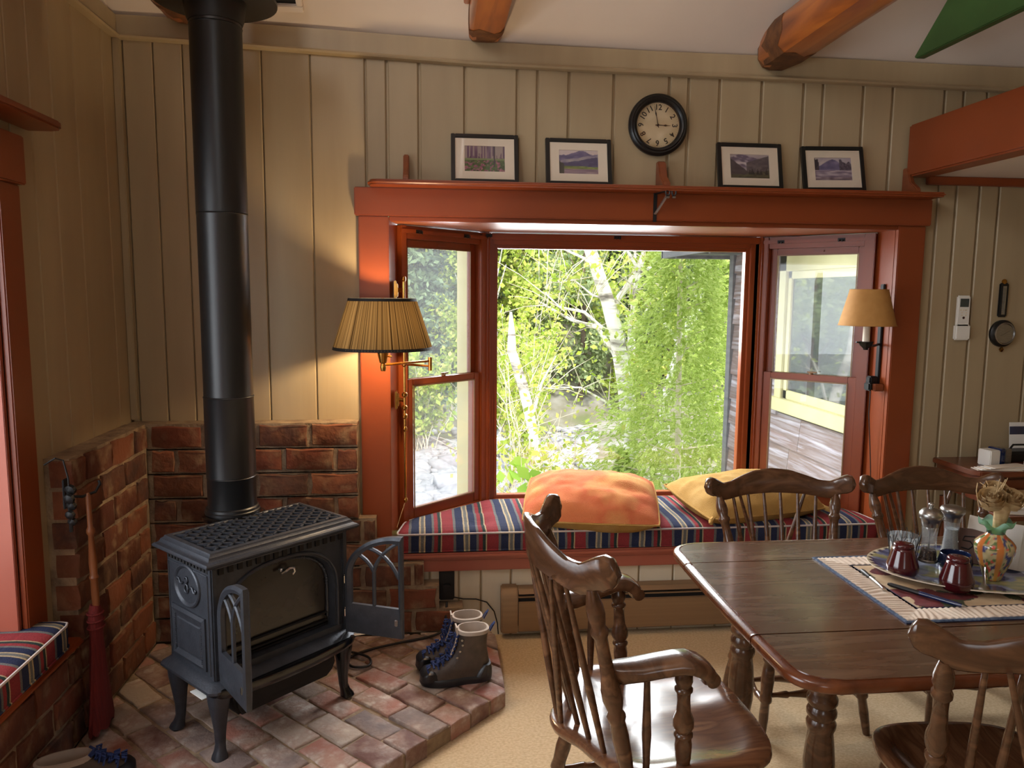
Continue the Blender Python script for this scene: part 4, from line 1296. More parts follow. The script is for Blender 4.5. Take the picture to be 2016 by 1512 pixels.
# ------------------------------------------------------------------ pictures on the shelf
def pic_forest(u, v):
    if v > 0.52:
        c = mixc((70, 48, 78), (134, 110, 128), vnoise(u*26, v*3))
        if vnoise(u*30 + 9, v*1.2) > 0.66:
            c = (158, 142, 136)
    else:
        c = mixc((46, 66, 44), (92, 116, 66), vnoise(u*22, v*18))
        if vnoise(u*28 + 5, v*20) > 0.62:
            c = mixc((120, 66, 92), (176, 120, 130), vnoise(u*40, v*40))
        if abs(v - 0.5) < 0.05:
            c = (120, 134, 92)
    if abs(u - 0.74) < 0.014 and v > 0.2:
        c = (60, 52, 70)
    return c
def pic_lake(u, v):
    r1 = 0.74 + 0.20*math.exp(-((u - 0.55)/0.25)**2) + 0.05*vnoise(u*9, 2)
    r2 = 0.40 + 0.28*u + 0.05*vnoise(u*8, 7)
    c = mixc((214, 196, 186), (198, 184, 188), vnoise(u*4, v*6))
    if v < r1:
        c = mixc((82, 76, 116), (128, 116, 148), vnoise(u*9, v*14))
    if v < r2 + 0.12:
        c = mixc((176, 166, 160), (120, 112, 140), vnoise(u*7, v*9))
    if v < r2:
        c = mixc((68, 62, 98), (90, 84, 118), vnoise(u*14, v*14))
    if v < 0.34 - 0.02*u:
        c = mixc((86, 104, 54), (142, 150, 84), vnoise(u*16, v*16))
    if v < 0.22:
        c = mixc((170, 146, 150), (124, 100, 118), vnoise(u*5, v*22))
    if u < 0.14 and v < 0.5 - u*1.2 + 0.1*vnoise(u*40, 4):
        c = (52, 54, 50)
    return c
def pic_peaks(u, v):
    c = mixc((196, 182, 180), (150, 138, 148), vnoise(u*4, v*5))
    if v < 0.98 - 0.5*abs(u - 0.3) + 0.06*vnoise(u*10, 3):
        c = mixc((108, 94, 116), (206, 194, 196), (vnoise(u*11 + v*6, v*11) - 0.35)*2.2)
    if v < 0.45 + 0.50*u:
        if u > 0.42:
            c = mixc((78, 68, 76), (112, 100, 102), vnoise(u*13, v*13))
    if v < 0.86 - 1.25*u:
        c = mixc((58, 50, 58), (84, 74, 78), vnoise(u*12, v*12))
    if v < 0.16 + 0.28*max(0, u - 0.35) + 0.03*vnoise(u*20, 1):
        c = mixc((62, 60, 46), (96, 92, 64), vnoise(u*16, v*20))
    for k, h in ((0.50, .40), (0.56, .44), (0.60, .36), (0.70, .42), (0.78, .40), (0.92, .44)):
        if abs(u - k) < 0.045*(h - v)/0.25 and 0.18 < v < h:
            c = (36, 32, 34)
    return c
def pic_river(u, v):
    c = mixc((206, 196, 192), (176, 166, 180), vnoise(u*4, v*4))
    if v < 0.55 + 0.34*math.exp(-((u - 0.48)/0.28)**2) + 0.05*vnoise(u*12, 5):
        c = mixc((84, 78, 116), (140, 132, 166), vnoise(u*10, v*9))
    if u > 0.68 and 0.36 < v < 0.96 - 0.25*vnoise(u*14, 2):
        c = mixc((54, 48, 66), (110, 100, 118), vnoise(u*26, v*26))
    if u < 0.13 and 0.3 < v < 0.9*vnoise(u*30, 8) + 0.25:
        c = (66, 58, 68)
    if v < 0.46:
        c = mixc((212, 200, 204), (104, 88, 114), vnoise(u*7 + v*4, v*20))
    if v < 0.14:
        c = mixc((96, 78, 94), (190, 174, 178), vnoise(u*9, v*16))
    return c
PX = [(0.0825, 0.379, 0.222, pic_forest, 'framed picture of a purple forest with pink flowers, leftmost on the shelf', 0.0),
      (0.5015, 0.7975, 0.215, pic_lake, 'framed picture of blue hills above a pale lake, left of the clock', 0.0),
      (1.290, 1.594, 0.218, pic_peaks, 'framed picture of a grey snowy peak with dark firs, right of the clock', 0.0),
      (1.695, 1.994, 0.214, pic_river, 'framed picture of a violet river scene, rightmost on the shelf and leaning', 0.02)]
for x0, x1, h, fn, lab, roll in PX:
    w = x1 - x0
    t = thing('framed_picture', lab, 'picture', ((x0 + x1)/2, 3.392, 2.1015), group='pictures on the bay shelf', rot=(math.radians(-13), -roll, 0))
    fwid = 0.018
    m = MB()
    rect_frame(m, -w/2, w/2, 0, h, fwid, -0.010, 0.010)
    m.build('frame', MT['blackwood'], t, bevel=0.002)
    rect_frame(MB(), -w/2 + fwid, w/2 - fwid, fwid, h - fwid, 0.042, -0.004, -0.001, wb=0.036, wt=0.034).build('mat_board', MT['matboard'], t)
    ax, bx, az, bz_ = -w/2 + fwid + .040, w/2 - fwid - .040, fwid + .034, h - fwid - .032
    painted('print', 64, 44, lambda u, v: (ax + (bx - ax)*u, -0.0005, az + (bz_ - az)*v), fn, MT['print'], t)
    MB().box(-w/2 + fwid, w/2 - fwid, 0.001, 0.008, fwid, h - fwid).build('backing', MT['matboard'], t)
    MB().box(-w/2 + fwid, w/2 - fwid, -0.0072, -0.0062, fwid, h - fwid).build('glass', MT['glass'], t)

# ------------------------------------------------------------------ clock
t = thing('wall_clock', 'round wall clock with black rim and aged face above the shelf', 'clock', (1.012, 3.449, 2.382))
m = MB().lathe([(0, .128), (.010, .136), (.022, .136), (.030, .130), (.034, .124), (.033, .118), (.038, .113), (.036, .107), (.030, .102), (.024, .099), (.012, .098)], (0, 0, 0), (0, -1, 0), 64, cap1=False)
m.build('rim', MT['blackwood'], t)
def face_col(u, v):
    r = math.hypot(u - 0.5, v - 0.5)*2
    c = mixc((222, 206, 172), (188, 166, 126), vnoise(u*7, v*7)*0.6 + max(0, r - 0.6)*1.1)
    return c
vs, fs = [], []
painted('face', 41, 41, lambda u, v: ((u - .5)*.1385*math.sqrt(2)*0.98*max(1, 0) if 0 else 0.0985*(2*u - 1)*math.sqrt(1 - (2*v - 1)**2/2), -0.014, 0.0985*(2*v - 1)*math.sqrt(1 - (2*u - 1)**2/2)), face_col, MT['print'], t)
ink = mat('clock_ink', [rgb(34, 26, 20)], rough=0.7)
for k in range(1, 13):
    a = PI/2 - k*PI/6
    cu = bpy.data.curves.new('numeral', 'FONT')
    cu.body = str(k)
    cu.size = 0.034
    cu.align_x = 'CENTER'
    cu.align_y = 'CENTER'
    cu.extrude = 0.0003
    cu.offset = 0.0006
    tmp = put('numeral', cu)
    me = bpy.data.meshes.new_from_object(tmp.evaluated_get(bpy.context.evaluated_depsgraph_get()))
    bpy.data.objects.remove(tmp)
    me.materials.clear()
    me.materials.append(ink)
    o = put('numeral', me, t)
    o.matrix_local = Matrix.Translation((0.077*math.cos(a), -0.0148, 0.077*math.sin(a))) @ Matrix.Rotation(k*PI/6, 4, 'Y') @ Matrix.Rotation(PI/2, 4, 'X')
m = MB()
for k in range(60):
    a = 2*PI*k/60
    m.bar((.0905*math.cos(a), -.0146, .0905*math.sin(a)), (.094*math.cos(a), -.0146, .094*math.sin(a)), .0008, .0006, up=(0, 1, 0))
m.build('minute_track', ink, t)
def hand(ang, ln, wd, y, nm):
    c, s = math.sin(ang), math.cos(ang)
    prof = [(-.012, .4), (0, .5), (ln*.45, .35), (ln*.60, 1.0), (ln*.72, .35), (ln, .1)]
    L_ = [(d*c - w*wd*s, y, d*s + w*wd*c) for d, w in prof] + [(d*c + w*wd*s, y, d*s - w*wd*c) for d, w in prof[::-1]]
    MB().loft([L_, [(x, y - 0.0008, z) for x, y, z in L_]]).build(nm, ink, t, smooth=0)
hand(math.radians(91), .058, .0042, -.017, 'hour_hand')
hand(math.radians(-13), .084, .0036, -.019, 'minute_hand')
MB().lathe([(0, .005), (.006, .005)], (0, -.0145, 0), (0, -1, 0), 12).build('hub', ink, t)
MB().lathe([(0, .1), (.001, .1)], (0, -.0255, 0), (0, -1, 0), 48).build('glass', MT['glass'], t)

# ------------------------------------------------------------------ remote and weather instruments on the right wall
t = thing('remote_control', 'white remote control in its holder on the right wall', 'remote', (2.557, 3.449, 1.418))
MB().box(-.034, .034, -.018, -.001, .02, .215).build('handset', MT['white'], t, bevel=0.006)
MB().box(-.039, .039, -.024, 0, 0, .075).build('holder', MT['white'], t, bevel=0.006)
MB().box(-.022, .022, -.0195, -.0175, .160, .200).build('display', mat('grey_display', [rgb(66, 72, 70)], rough=.2), t)
m = MB()
for x, z in ((-.018, .145), (-.004, .145), (.01, .145), (-.01, .132), (.01, .132), (-.01, .12), (.01, .12)):
    m.box(x - .004, x + .004, -.0195, -.0175, z - .003, z + .003)
m.build('buttons', MT['matboard'], t)
MB().lathe([(0, .006), (.002, .006)], (0, -.0178, .108), (0, -1, 0), 12).build('button', MT['maroon'], t)
t = thing('wall_thermometer', 'narrow dark wooden thermometer on the right wall above the round dial', 'thermometer', (2.765, 3.449, 1.53))
MB().box(-.024, .024, -.012, 0, 0, .165).build('back_board', MT['blackwood'], t, bevel=0.005)
MB().box(-.009, .009, -.014, -.011, .012, .15).build('scale_plate', MT['steel'], t)
MB().tube([(0, -.016, .02), (0, -.016, .14)], .0025, 6).build('tube', MT['jarglass'], t)
MB().lathe([(0, .012), (.006, .012)], (0, -.002, .172), (0, -1, 0), 12).build('hanger', MT['brass'], t)
t = thing('round_barometer', 'round brass rimmed barometer dial on the right wall', 'barometer', (2.775, 3.449, 1.45))
MB().lathe([(0, .066), (.012, .066), (.02, .058), (.022, .05)], (0, 0, 0), (0, -1, 0), 40).build('wood_ring', MT['blackwood'], t)
MB().lathe([(0, .054), (.008, .054), (.010, .049), (.004, .046)], (0, -.02, 0), (0, -1, 0), 40).build('bezel', MT['steel'], t)
MB().lathe([(0, .046), (.001, .046)], (0, -.0225, 0), (0, -1, 0), 32).build('dial', mat('dim_dial', [rgb(120, 110, 92)], rough=0.3), t)
MB().bar((-.02, -.025, -.012), (.03, -.025, .014), .003, .001, up=(0, 1, 0)).build('needle', MT['steel'], t)
MB().lathe([(-.012, .004), (0, .012), (.012, .004)], (0, -.01, -.078), n=10).build('finial', MT['brass'], t)

# ------------------------------------------------------------------ baseboard heater, outlet and cords
t = thing('baseboard_heater', 'tan metal baseboard heater along the wall under the bay seat', 'heater', (1.2, 3.45, 0.0))
MB().prism([(-.002, .025), (-.062, .03), (-.066, .20), (-.05, .235), (-.02, .254), (-.002, .254)], -.885, -.805, lambda a, b, h: (h, a, b)).build('end_cap', MT['heater'], t, bevel=0.006)
MB().prism([(-.055, .035), (-.060, .04), (-.062, .178), (-.050, .182), (-.050, .178), (-.054, .05)], -.803, 0.98, lambda a, b, h: (h, a, b)).build('front_panel', MT['heater'], t)
MB().prism([(-.002, .245), (-.045, .240), (-.060, .222), (-.058, .219), (-.043, .234), (-.002, .238)], -.803, .98, lambda a, b, h: (h, a, b)).build('top_panel', MT['heater'], t)
MB().bar((-.803, -.045, .203), (.98, -.045, .203), .012, .006).build('damper', MT['heater'], t)
MB().box(-.80, .975, -.04, -.004, .05, .225).build('fin_core', MT['soot'], t)
t = thing('power_outlet', 'black outlet box low on the wall beside the heater', 'outlet', (0.061, 3.449, 0.255))
MB().box(-.036, .036, -.03, 0, -.062, .075).build('cover_plate', MT['black'], t, bevel=0.005)
MB().box(-.016, .016, -.055, -.03, -.02, .02).build('plug', MT['black'], t, bevel=0.004)
t = thing('heater_cord', 'thin dark cord looping from the outlet to the heater end', 'cord', (0.1, 3.43, 0.26))
MB().tube([(-.003, 0, -.058), (.04, .005, -.07), (.10, .01, -.075), (.15, .005, -.09), (.185, .0, -.135), (.20, -.01, -.19), (.203, -.03, -.235)], .003, 6).build('cord_body', MT['wire'], t)
t = thing('black_power_cord', 'black power cord running from the outlet along the hearth behind the stove door', 'cord', (0.06, 3.39, 0.2))
pts = [(0, -.005, .0), (-.004, -.025, -.05), (-.012, -.06, -.10), (-.06, -.09, -.122), (-.2, -.14, -.125), (-.34, -.2, -.125), (-.42, -.27, -.125), (-.40, -.35, -.122), (-.33, -.35, -.122), (-.34, -.28, -.118), (-.45, -.22, -.118), (-.58, -.25, -.12)]
cp = [Vector(p) for p in pts]
fine = []
for i in range(len(cp) - 1):
    p0, p1, p2, p3 = cp[max(i - 1, 0)], cp[i], cp[i + 1], cp[min(i + 2, len(cp) - 1)]
    for k in range(5):
        u = k/5
        fine.append(0.5*((2*p1) + (p2 - p0)*u + (2*p0 - 5*p1 + 4*p2 - p3)*u*u + (3*p1 - p0 - 3*p2 + p3)*u**3))
MB().tube(fine, .0055, 7).build('cord_body', MT['wire'], t)

# ------------------------------------------------------------------ boots
def boot(name, label, loc, rz, low=False):
    t = thing(name, label, 'boot' if not low else 'shoe', loc, rz, group=None)
    def sl(z, xf, xb, w, n=28, pw=2.4, tw=1.0):
        cx, hx = (xf + xb)/2, (xf - xb)/2
        r = []
        for j in range(n):
            a = 2*PI*j/n
            ca, sa = math.cos(a), math.sin(a)
            x = cx + hx*math.copysign(abs(ca)**(2/pw), ca)
            k = (x - xb)/(xf - xb)
            wid = w*(1.0 - 0.18*math.exp(-((k - 0.38)/0.15)**2) if z < 0.06 else 1)
            r.append((x, wid*math.copysign(abs(sa)**(2/pw), sa), z))
        return r
    m = MB().loft([sl(0, .135, -.135, .042), sl(.003, .143, -.142, .048), sl(.018, .150, -.145, .051), sl(.030, .148, -.143, .050), sl(.034, .140, -.136, .047)])
    m.build('sole', MT['rubber'], t)
    up = [(.030, .142, -.136, .047), (.045, .142, -.137, .048), (.058, .134, -.136, .047), (.070, .115, -.134, .045), (.082, .085, -.132, .043), (.095, .055, -.130, .042), (.110, .030, -.128, .041)]
    if not low:
        up += [(.130, .014, -.124, .042), (.155, .004, -.122, .044), (.185, -.002, -.124, .047), (.212, -.004, -.128, .050)]
    m = MB().loft([sl(*u) for u in up], cap1=False)
    last = up[-1]
    zt = last[0]
    m.build('upper', MT['leather'], t)
    m = MB().loft([sl(zt - .004, last[1] + .002, last[2] - .002, last[3] + .002), sl(zt + .010, last[1] + .001, last[2] - .003, last[3] + .002), sl(zt + .012, last[1] - .006, last[2] + .006, last[3] - .006), sl(zt - .02, last[1] - .012, last[2] + .012, last[3] - .012), sl(zt - .09 if not low else zt - .05, last[1] - .014, last[2] + .016, last[3] - .014)], cap0=False)
    m.build('lining', MT['fleece'], t)
    m = MB().loft([sl(.028, .148, .06, .051), sl(.05, .147, .068, .051), sl(.060, .138, .076, .047), sl(.066, .124, .084, .038)])
    m.build('toe_cap', MT['rubber'], t)
    # heel counter
    m = MB().loft([sl(.030, -.06, -.144, .050), sl(.055, -.075, -.143, .049), sl(.075, -.10, -.138, .040)])
    m.build('heel_counter', MT['rubber'], t)
    prof = [(.105, .078), (.085, .087), (.066, .097), (.048, .108), (.036, .120)]
    if not low:
        prof += [(.028, .134), (.022, .150), (.016, .166), (.012, .182), (.010, .198)]
    m = MB()
    tn = MB()
    for i, (x, z) in enumerate(prof):
        for s in (1, -1):
            a = (x - .012, s*.026, z - .002)
            b = (x - .016 if i + 1 == len(prof) else prof[i + 1][0] - .012, -s*.026, z + .002 if i + 1 == len(prof) else prof[i + 1][1] - .002)
            md = ((a[0] + b[0])/2 + .012, 0, (a[2] + b[2])/2 + .006)
            m.tube([a, md, b], .0042, 6)
    q = random.Random(5)
    for i in range(26):
        x, z = prof[q.randrange(len(prof))]
        s = q.uniform(-1, 1)
        m.tube([(x + .002, s*.02, z + .004), (x + .016, s*.034, z + .002), (x + .010, s*.044 + q.uniform(-.006, .006), z - .02)], .0032, 5)
    m.build('laces', MT['lace'], t)
    if not low:
        tn.loft([[(x + dx, y, z + dz) for y in (-.022, -.011, .011, .022)] + [(x + dx - .006, y, z + dz) for y in (.022, .011, -.011, -.022)] for (x, z), dx, dz in zip([(.03, .12), (.016, .166), (.006, .205), (.004, .235)], (0, -.004, -.004, 0), (0, 0, 0, 0))])
        tn.build('tongue', MT['fleece'], t)
        pts = [(-.128, .0, zt - .01), (-.142, 0, zt + .012), (-.156, 0, zt + .026), (-.150, 0, zt + .012), (-.136, 0, zt - .012)]
        MB().loft([[(x, -.008, z), (x, .008, z)] for x, y, z in pts], cap0=False, cap1=False, closed=False).build('pull_tab', MT['lace'], t)
        m = MB()
        for x, z in ((.02, .12), (.008, .145), (-.002, .17), (.0, .19)):
            for s in (1, -1):
                m.lathe([(0, .005), (.004, .005), (.005, .002)], (x - .016, s*.040, z), (0, s, 0), 8)
        m.build('eyelets', MT['steel'], t)
    return t
boot('hiking_boot', 'brown leather hiking boot with blue laces, nearer of the pair on the hearth edge', (0.090, 2.895, 0.070), math.radians(187))
boot('hiking_boot', 'brown leather hiking boot with blue laces, farther of the pair behind its mate', (0.072, 3.02, 0.070), math.radians(184))
boot('low_shoe', 'dark low shoe with blue laces on the hearth at the bottom left corner', (-1.09, 2.33, 0.070), math.radians(20), low=True)

# ------------------------------------------------------------------ broom and iron hook on the left brick wall
t = thing('hearth_broom', 'hearth broom with turned handle and red bristles hanging on the left brick wall', 'broom', (-1.165, 2.64, 0.94))
m = MB().lathe([(0, .004), (.01, .008), (.12, .009), (.13, .014), (.14, .014), (.15, .009), (.25, .014), (.29, .012), (.30, .016), (.31, .012), (.36, .013), (.42, .011)], (0, 0, 0), (0.0, 0.03, -1), 14)
m.build('handle', MT['handle'], t)
rings = []
for z, wx, wy in ((-.40, .016, .016), (-.43, .022, .026), (-.47, .022, .030), (-.50, .020, .028), (-.60, .022, .042), (-.72, .024, .062), (-.84, .026, .088)):
    rings.append([(wx*math.cos(a) - (0.005), 0.014 + wy*math.sin(a)*(1 + 0.03*((j*7) % 3 - 1)), z + (0.01*((j*5) % 3 - 1) if z < -.8 else 0)) for j, a in enumerate(np.linspace(0, 2*PI, 29)[:-1])])
MB().loft(rings).build('bristles', MT['broomred'], t)
m = MB()
for z, r in ((-.43, .0275), (-.455, .030), (-.48, .031)):
    m.tube([(0.024*math.cos(a) - .005, 0.014 + r*math.sin(a), z) for a in np.linspace(0, 2*PI, 24)], .004, 6)
m.build('binding', MT['broomred'], t)
t = thing('iron_hook', 'black wrought iron hook holding the broom on the left brick wall', 'hook', (-1.219, 2.60, 0.95))
MB().box(0, .006, -.02, .02, -.05, .05).build('back_plate', MT['darkiron'], t, bevel=0.002)
MB().tube([(.005, 0, -.01), (.04, .03, -.02), (.07, .06, -.012), (.08, .075, .012), (.075, .08, .022)], .005, 7).build('prong', MT['darkiron'], t)
t = thing('iron_ornament', 'black iron ornament hanging by wire over the top of the left brick wall', 'ornament', (-1.2, 2.56, 1.05))
m = MB().tube([(-.05, -.02, .01), (-.02, -.01, .03), (0.0, 0, .02), (.012, 0, -.04), (.012, 0, -.07)], .003, 6)
m.build('wire', MT['darkiron'], t)
m = MB()
for k in range(5):
    z = -.08 - k*.027
    m.lathe([(-.012, .004), (-.006, .018 - .001*k), (.006, .018 - .001*k), (.012, .004)], (.014, .006*(-1)**k, z), (0.2, 1, 0.3), 8)
m.tube([(.012, 0, -.07), (.012, 0, -.22)], .006, 6)
m.build('ornament_body', MT['darkiron'], t)

# ------------------------------------------------------------------ pillows
def pillow(name, label, loc, hw, hd, T, yaw, tilt, top, bottom, seed, tassels=False):
    t = thing(name, label, 'pillow', loc, rot=(Matrix.Rotation(yaw, 3, 'Z') @ Matrix.Rotation(tilt, 3, 'X')).to_euler())
    N = 33
    def half(sgn):
        def fn(u, v):
            a, b = 2*u - 1, 2*v - 1
            x = hw*a*(1 - 0.05*(1 - b*b)*b*b - 0.03*b**8)
            y = hd*b*(1 - 0.06*(1 - a*a)*a*a - 0.04*a**8)
            th = T*max(0, (1 - abs(a)**3.2))**.62*max(0, (1 - abs(b)**2.8))**.62
            edge = min(1, 6*min(1 - abs(a), 1 - abs(b)))
            wr = 0.020*(vnoise(seed + a*2.2 + b*1.3, seed + b*4.0) - .5)*edge + 0.010*(vnoise(seed + a*6, seed + b*9) - .5)*edge
            return (x, y, sgn*th + wr*(1 if sgn > 0 else .3))
        vs, fs = sgrid(N, N, fn)
        return MB().add(vs, fs)
    half(1).build('cover_front', top, t, smooth=80)
    half(-1).build('cover_back', bottom, t, smooth=80)
    pts = []
    for k in range(4):
        for i in range(20):
            s = -1 + 2*i/20
            a, b = [(s, -1), (1, s), (-s, 1), (-1, -s)][k]
            pts.append((hw*a*(1 - 0.05*(1 - b*b)*b*b - 0.03*b**8), hd*b*(1 - 0.06*(1 - a*a)*a*a - 0.04*a**8), 0))
    MB().tube(pts + pts[:1], .005, 6).build('seam', bottom, t)
    if tassels:
        for a, b in ((-1, -1), (1, -1)):
            MB().tube([(hw*a*.93, hd*b*.92, 0), (hw*a*.98, hd*b*.98, -.004), (hw*a*1.01, hd*b*1.03, -.012)], [.012, .014, .009], 8).build('corner_knot', top, t)
    return t
pillow('orange_pillow', 'large orange pillow with mustard underside lying on the bay seat cushion', (0.775, 3.59, 0.612), 0.325, 0.245, 0.118, math.radians(-12), math.radians(11), MT['orange'], MT['mustard'], 3.1)
pillow('mustard_pillow', 'mustard yellow pillow on the bay seat behind the left dining chair', (1.58, 3.635, 0.605), 0.345, 0.23, 0.104, math.radians(13), math.radians(8), MT['mustard'], MT['mustard'], 8.7, True)

# ------------------------------------------------------------------ drop leaf table
tb = thing('dining_table', 'dark maple drop leaf dining table with turned legs', 'table', (1.69, 2.08, 0.0))
to = Vector(tb.location)
XR = 2.56
def edge_x(y):
    """left edge of the top, bowed and rounded at the corners"""
    base = 0.822 + 0.012*((y - 2.06)/0.5)**2
    for yc, sg in ((1.553, 1), (2.562, -1)):
        d = (y - yc)*sg
        if d < 0.10:
            k = max(0, 1 - d/0.10)
            base += 0.10*(1 - math.sqrt(max(0, 1 - k**2.2)))
    return base
def section(y0, y1, name, free0, free1):
    ys = [y0 + (y1 - y0)*(0.5 - 0.5*math.cos(PI*k/24)) for k in range(25)]
    left = [(edge_x(y), y) for y in ys]
    right = [(2*1.69 - x, y) for x, y in left[::-1]]
    poly = left + right
    n = len(poly)
    def ring(ins, z):
        out = []
        for i, (x, y) in enumerate(poly):
            p, q = poly[i - 1], poly[(i + 1) % n]
            tx, ty = q[0] - p[0], q[1] - p[1]
            l = math.hypot(tx, ty) or 1
            nx, ny = ty/l, -tx/l
            if (x + nx*.01 - 1.69)**2 + 0*(y) > (x - 1.69)**2 and abs(nx) > .5:
                nx, ny = -nx, -ny
            if i in (0, n - 1):
                nx, ny = (.7 if i == 0 else -.7), (0.7 if free0 else 0.0)
            elif i in (24, 25):
                nx, ny = (.7 if i == 24 else -.7), (-0.7 if free1 else 0.0)
            else:
                cx = 1 if x < 1.69 else -1
                if nx*cx < 0:
                    nx, ny = -nx, -ny
                if not free0 and y - y0 < 0.002 or not free1 and y1 - y < 0.002:
                    ny = 0
            out.append((x + nx*ins - to.x, y + ny*ins - to.y, z))
        return out
    m = MB()
    m.loft([ring(0.012, 0.708), ring(0.003, 0.712), ring(0.0, 0.719), ring(0.0, 0.728), ring(0.003, 0.735), ring(0.010, 0.7385), ring(0.020, 0.739)], 1, True, False)
    m.loft([ring(0.020, 0.739), ring(0.0215, 0.7365), ring(0.0235, 0.7365), ring(0.025, 0.740)], 1, False, False)
    m.loft([ring(0.025, 0.740), ring(0.05, 0.740)], 0, False, True)
    return m.build(name, [MT['tablewood'], MT['tableedge']], tb, smooth=45)
section(1.818, 2.347, 'table_top', False, False)
section(1.553, 1.8130, 'drop_leaf', True, False)
section(2.3520, 2.562, 'drop_leaf', False, True)
m = MB()
for x in (1.03, 2.33):
    m.box(x - .012 - to.x, x + .012 - to.x, 1.87 - to.y, 2.30 - to.y, .62, .706)
for y in (1.87, 2.30):
    m.box(1.03 - to.x, 2.33 - to.x, y - .01 - to.y, y + .01 - to.y, .62, .706)
m.build('apron', MT['wood'], tb)
lp = [(0, .026), (.02, .030), (.06, .024), (.09, .030), (.10, .036), (.11, .036), (.12, .029), (.14, .032), (.16, .038), (.18, .036), (.195, .030), (.21, .038), (.225, .038), (.235, .030), (.25, .034), (.29, .040), (.34, .042), (.40, .037), (.43, .033), (.445, .039), (.457, .040), (.469, .034), (.481, .040), (.493, .040), (.505, .034), (.517, .041), (.53, .041), (.54, .035), (.58, .041), (.62, .042), (.706, .040)]
for x, y in ((1.062, 1.865), (1.02, 2.30), (2.34, 1.865), (2.34, 2.30)):
    MB().lathe(lp, (x - to.x, y - to.y, 0), n=24).build('leg', MT['wood'], tb, smooth=50)

# ------------------------------------------------------------------ chairs
LEG = [(0, .012), (.05, .014), (.12, .021), (.20, .023), (.25, .017), (.27, .021), (.29, .021), (.31, .015), (.36, .018), (.46, .021), (.58, .018), (.63, .020), (.65, .020), (.67, .014), (.80, .015), (.92, .013), (1, .011)]
STR = [(0, .008), (.12, .009), (.20, .013), (.22, .013), (.24, .009), (.36, .013), (.46, .019), (.54, .019), (.64, .013), (.76, .009), (.78, .013), (.80, .013), (.88, .009), (1, .008)]
POST = [(0, .015), (.08, .018), (.20, .020), (.28, .018), (.30, .022), (.32, .022), (.34, .017), (.40, .024), (.46, .024), (.54, .017), (.66, .015), (.74, .016), (.76, .021), (.78, .021), (.80, .016), (.86, .021), (.91, .020), (1, .011)]
SPIN = [(0, .0075), (.2, .009), (.35, .0105), (.5, .0095), (1, .0062)]
def turned(prof, p0, p1, n=12, k=1.0):
    p0, p1 = Vector(p0), Vector(p1)
    L = (p1 - p0).length
    return MB().lathe([(t*L, r*k) for t, r in prof], p0, p1 - p0, n)
ZT = [(0, 0), (.25, -.008), (.45, -.028), (.60, -.044), (.72, -.046), (.82, -.028), (.90, -.014), (.96, -.018), (.99, -.034), (1, -.05)]
ZB = [(0, -.100), (.4, -.104), (.66, -.114), (.76, -.114), (.80, -.100), (.86, -.092), (.93, -.088), (.97, -.076), (.99, -.064), (1, -.052)]
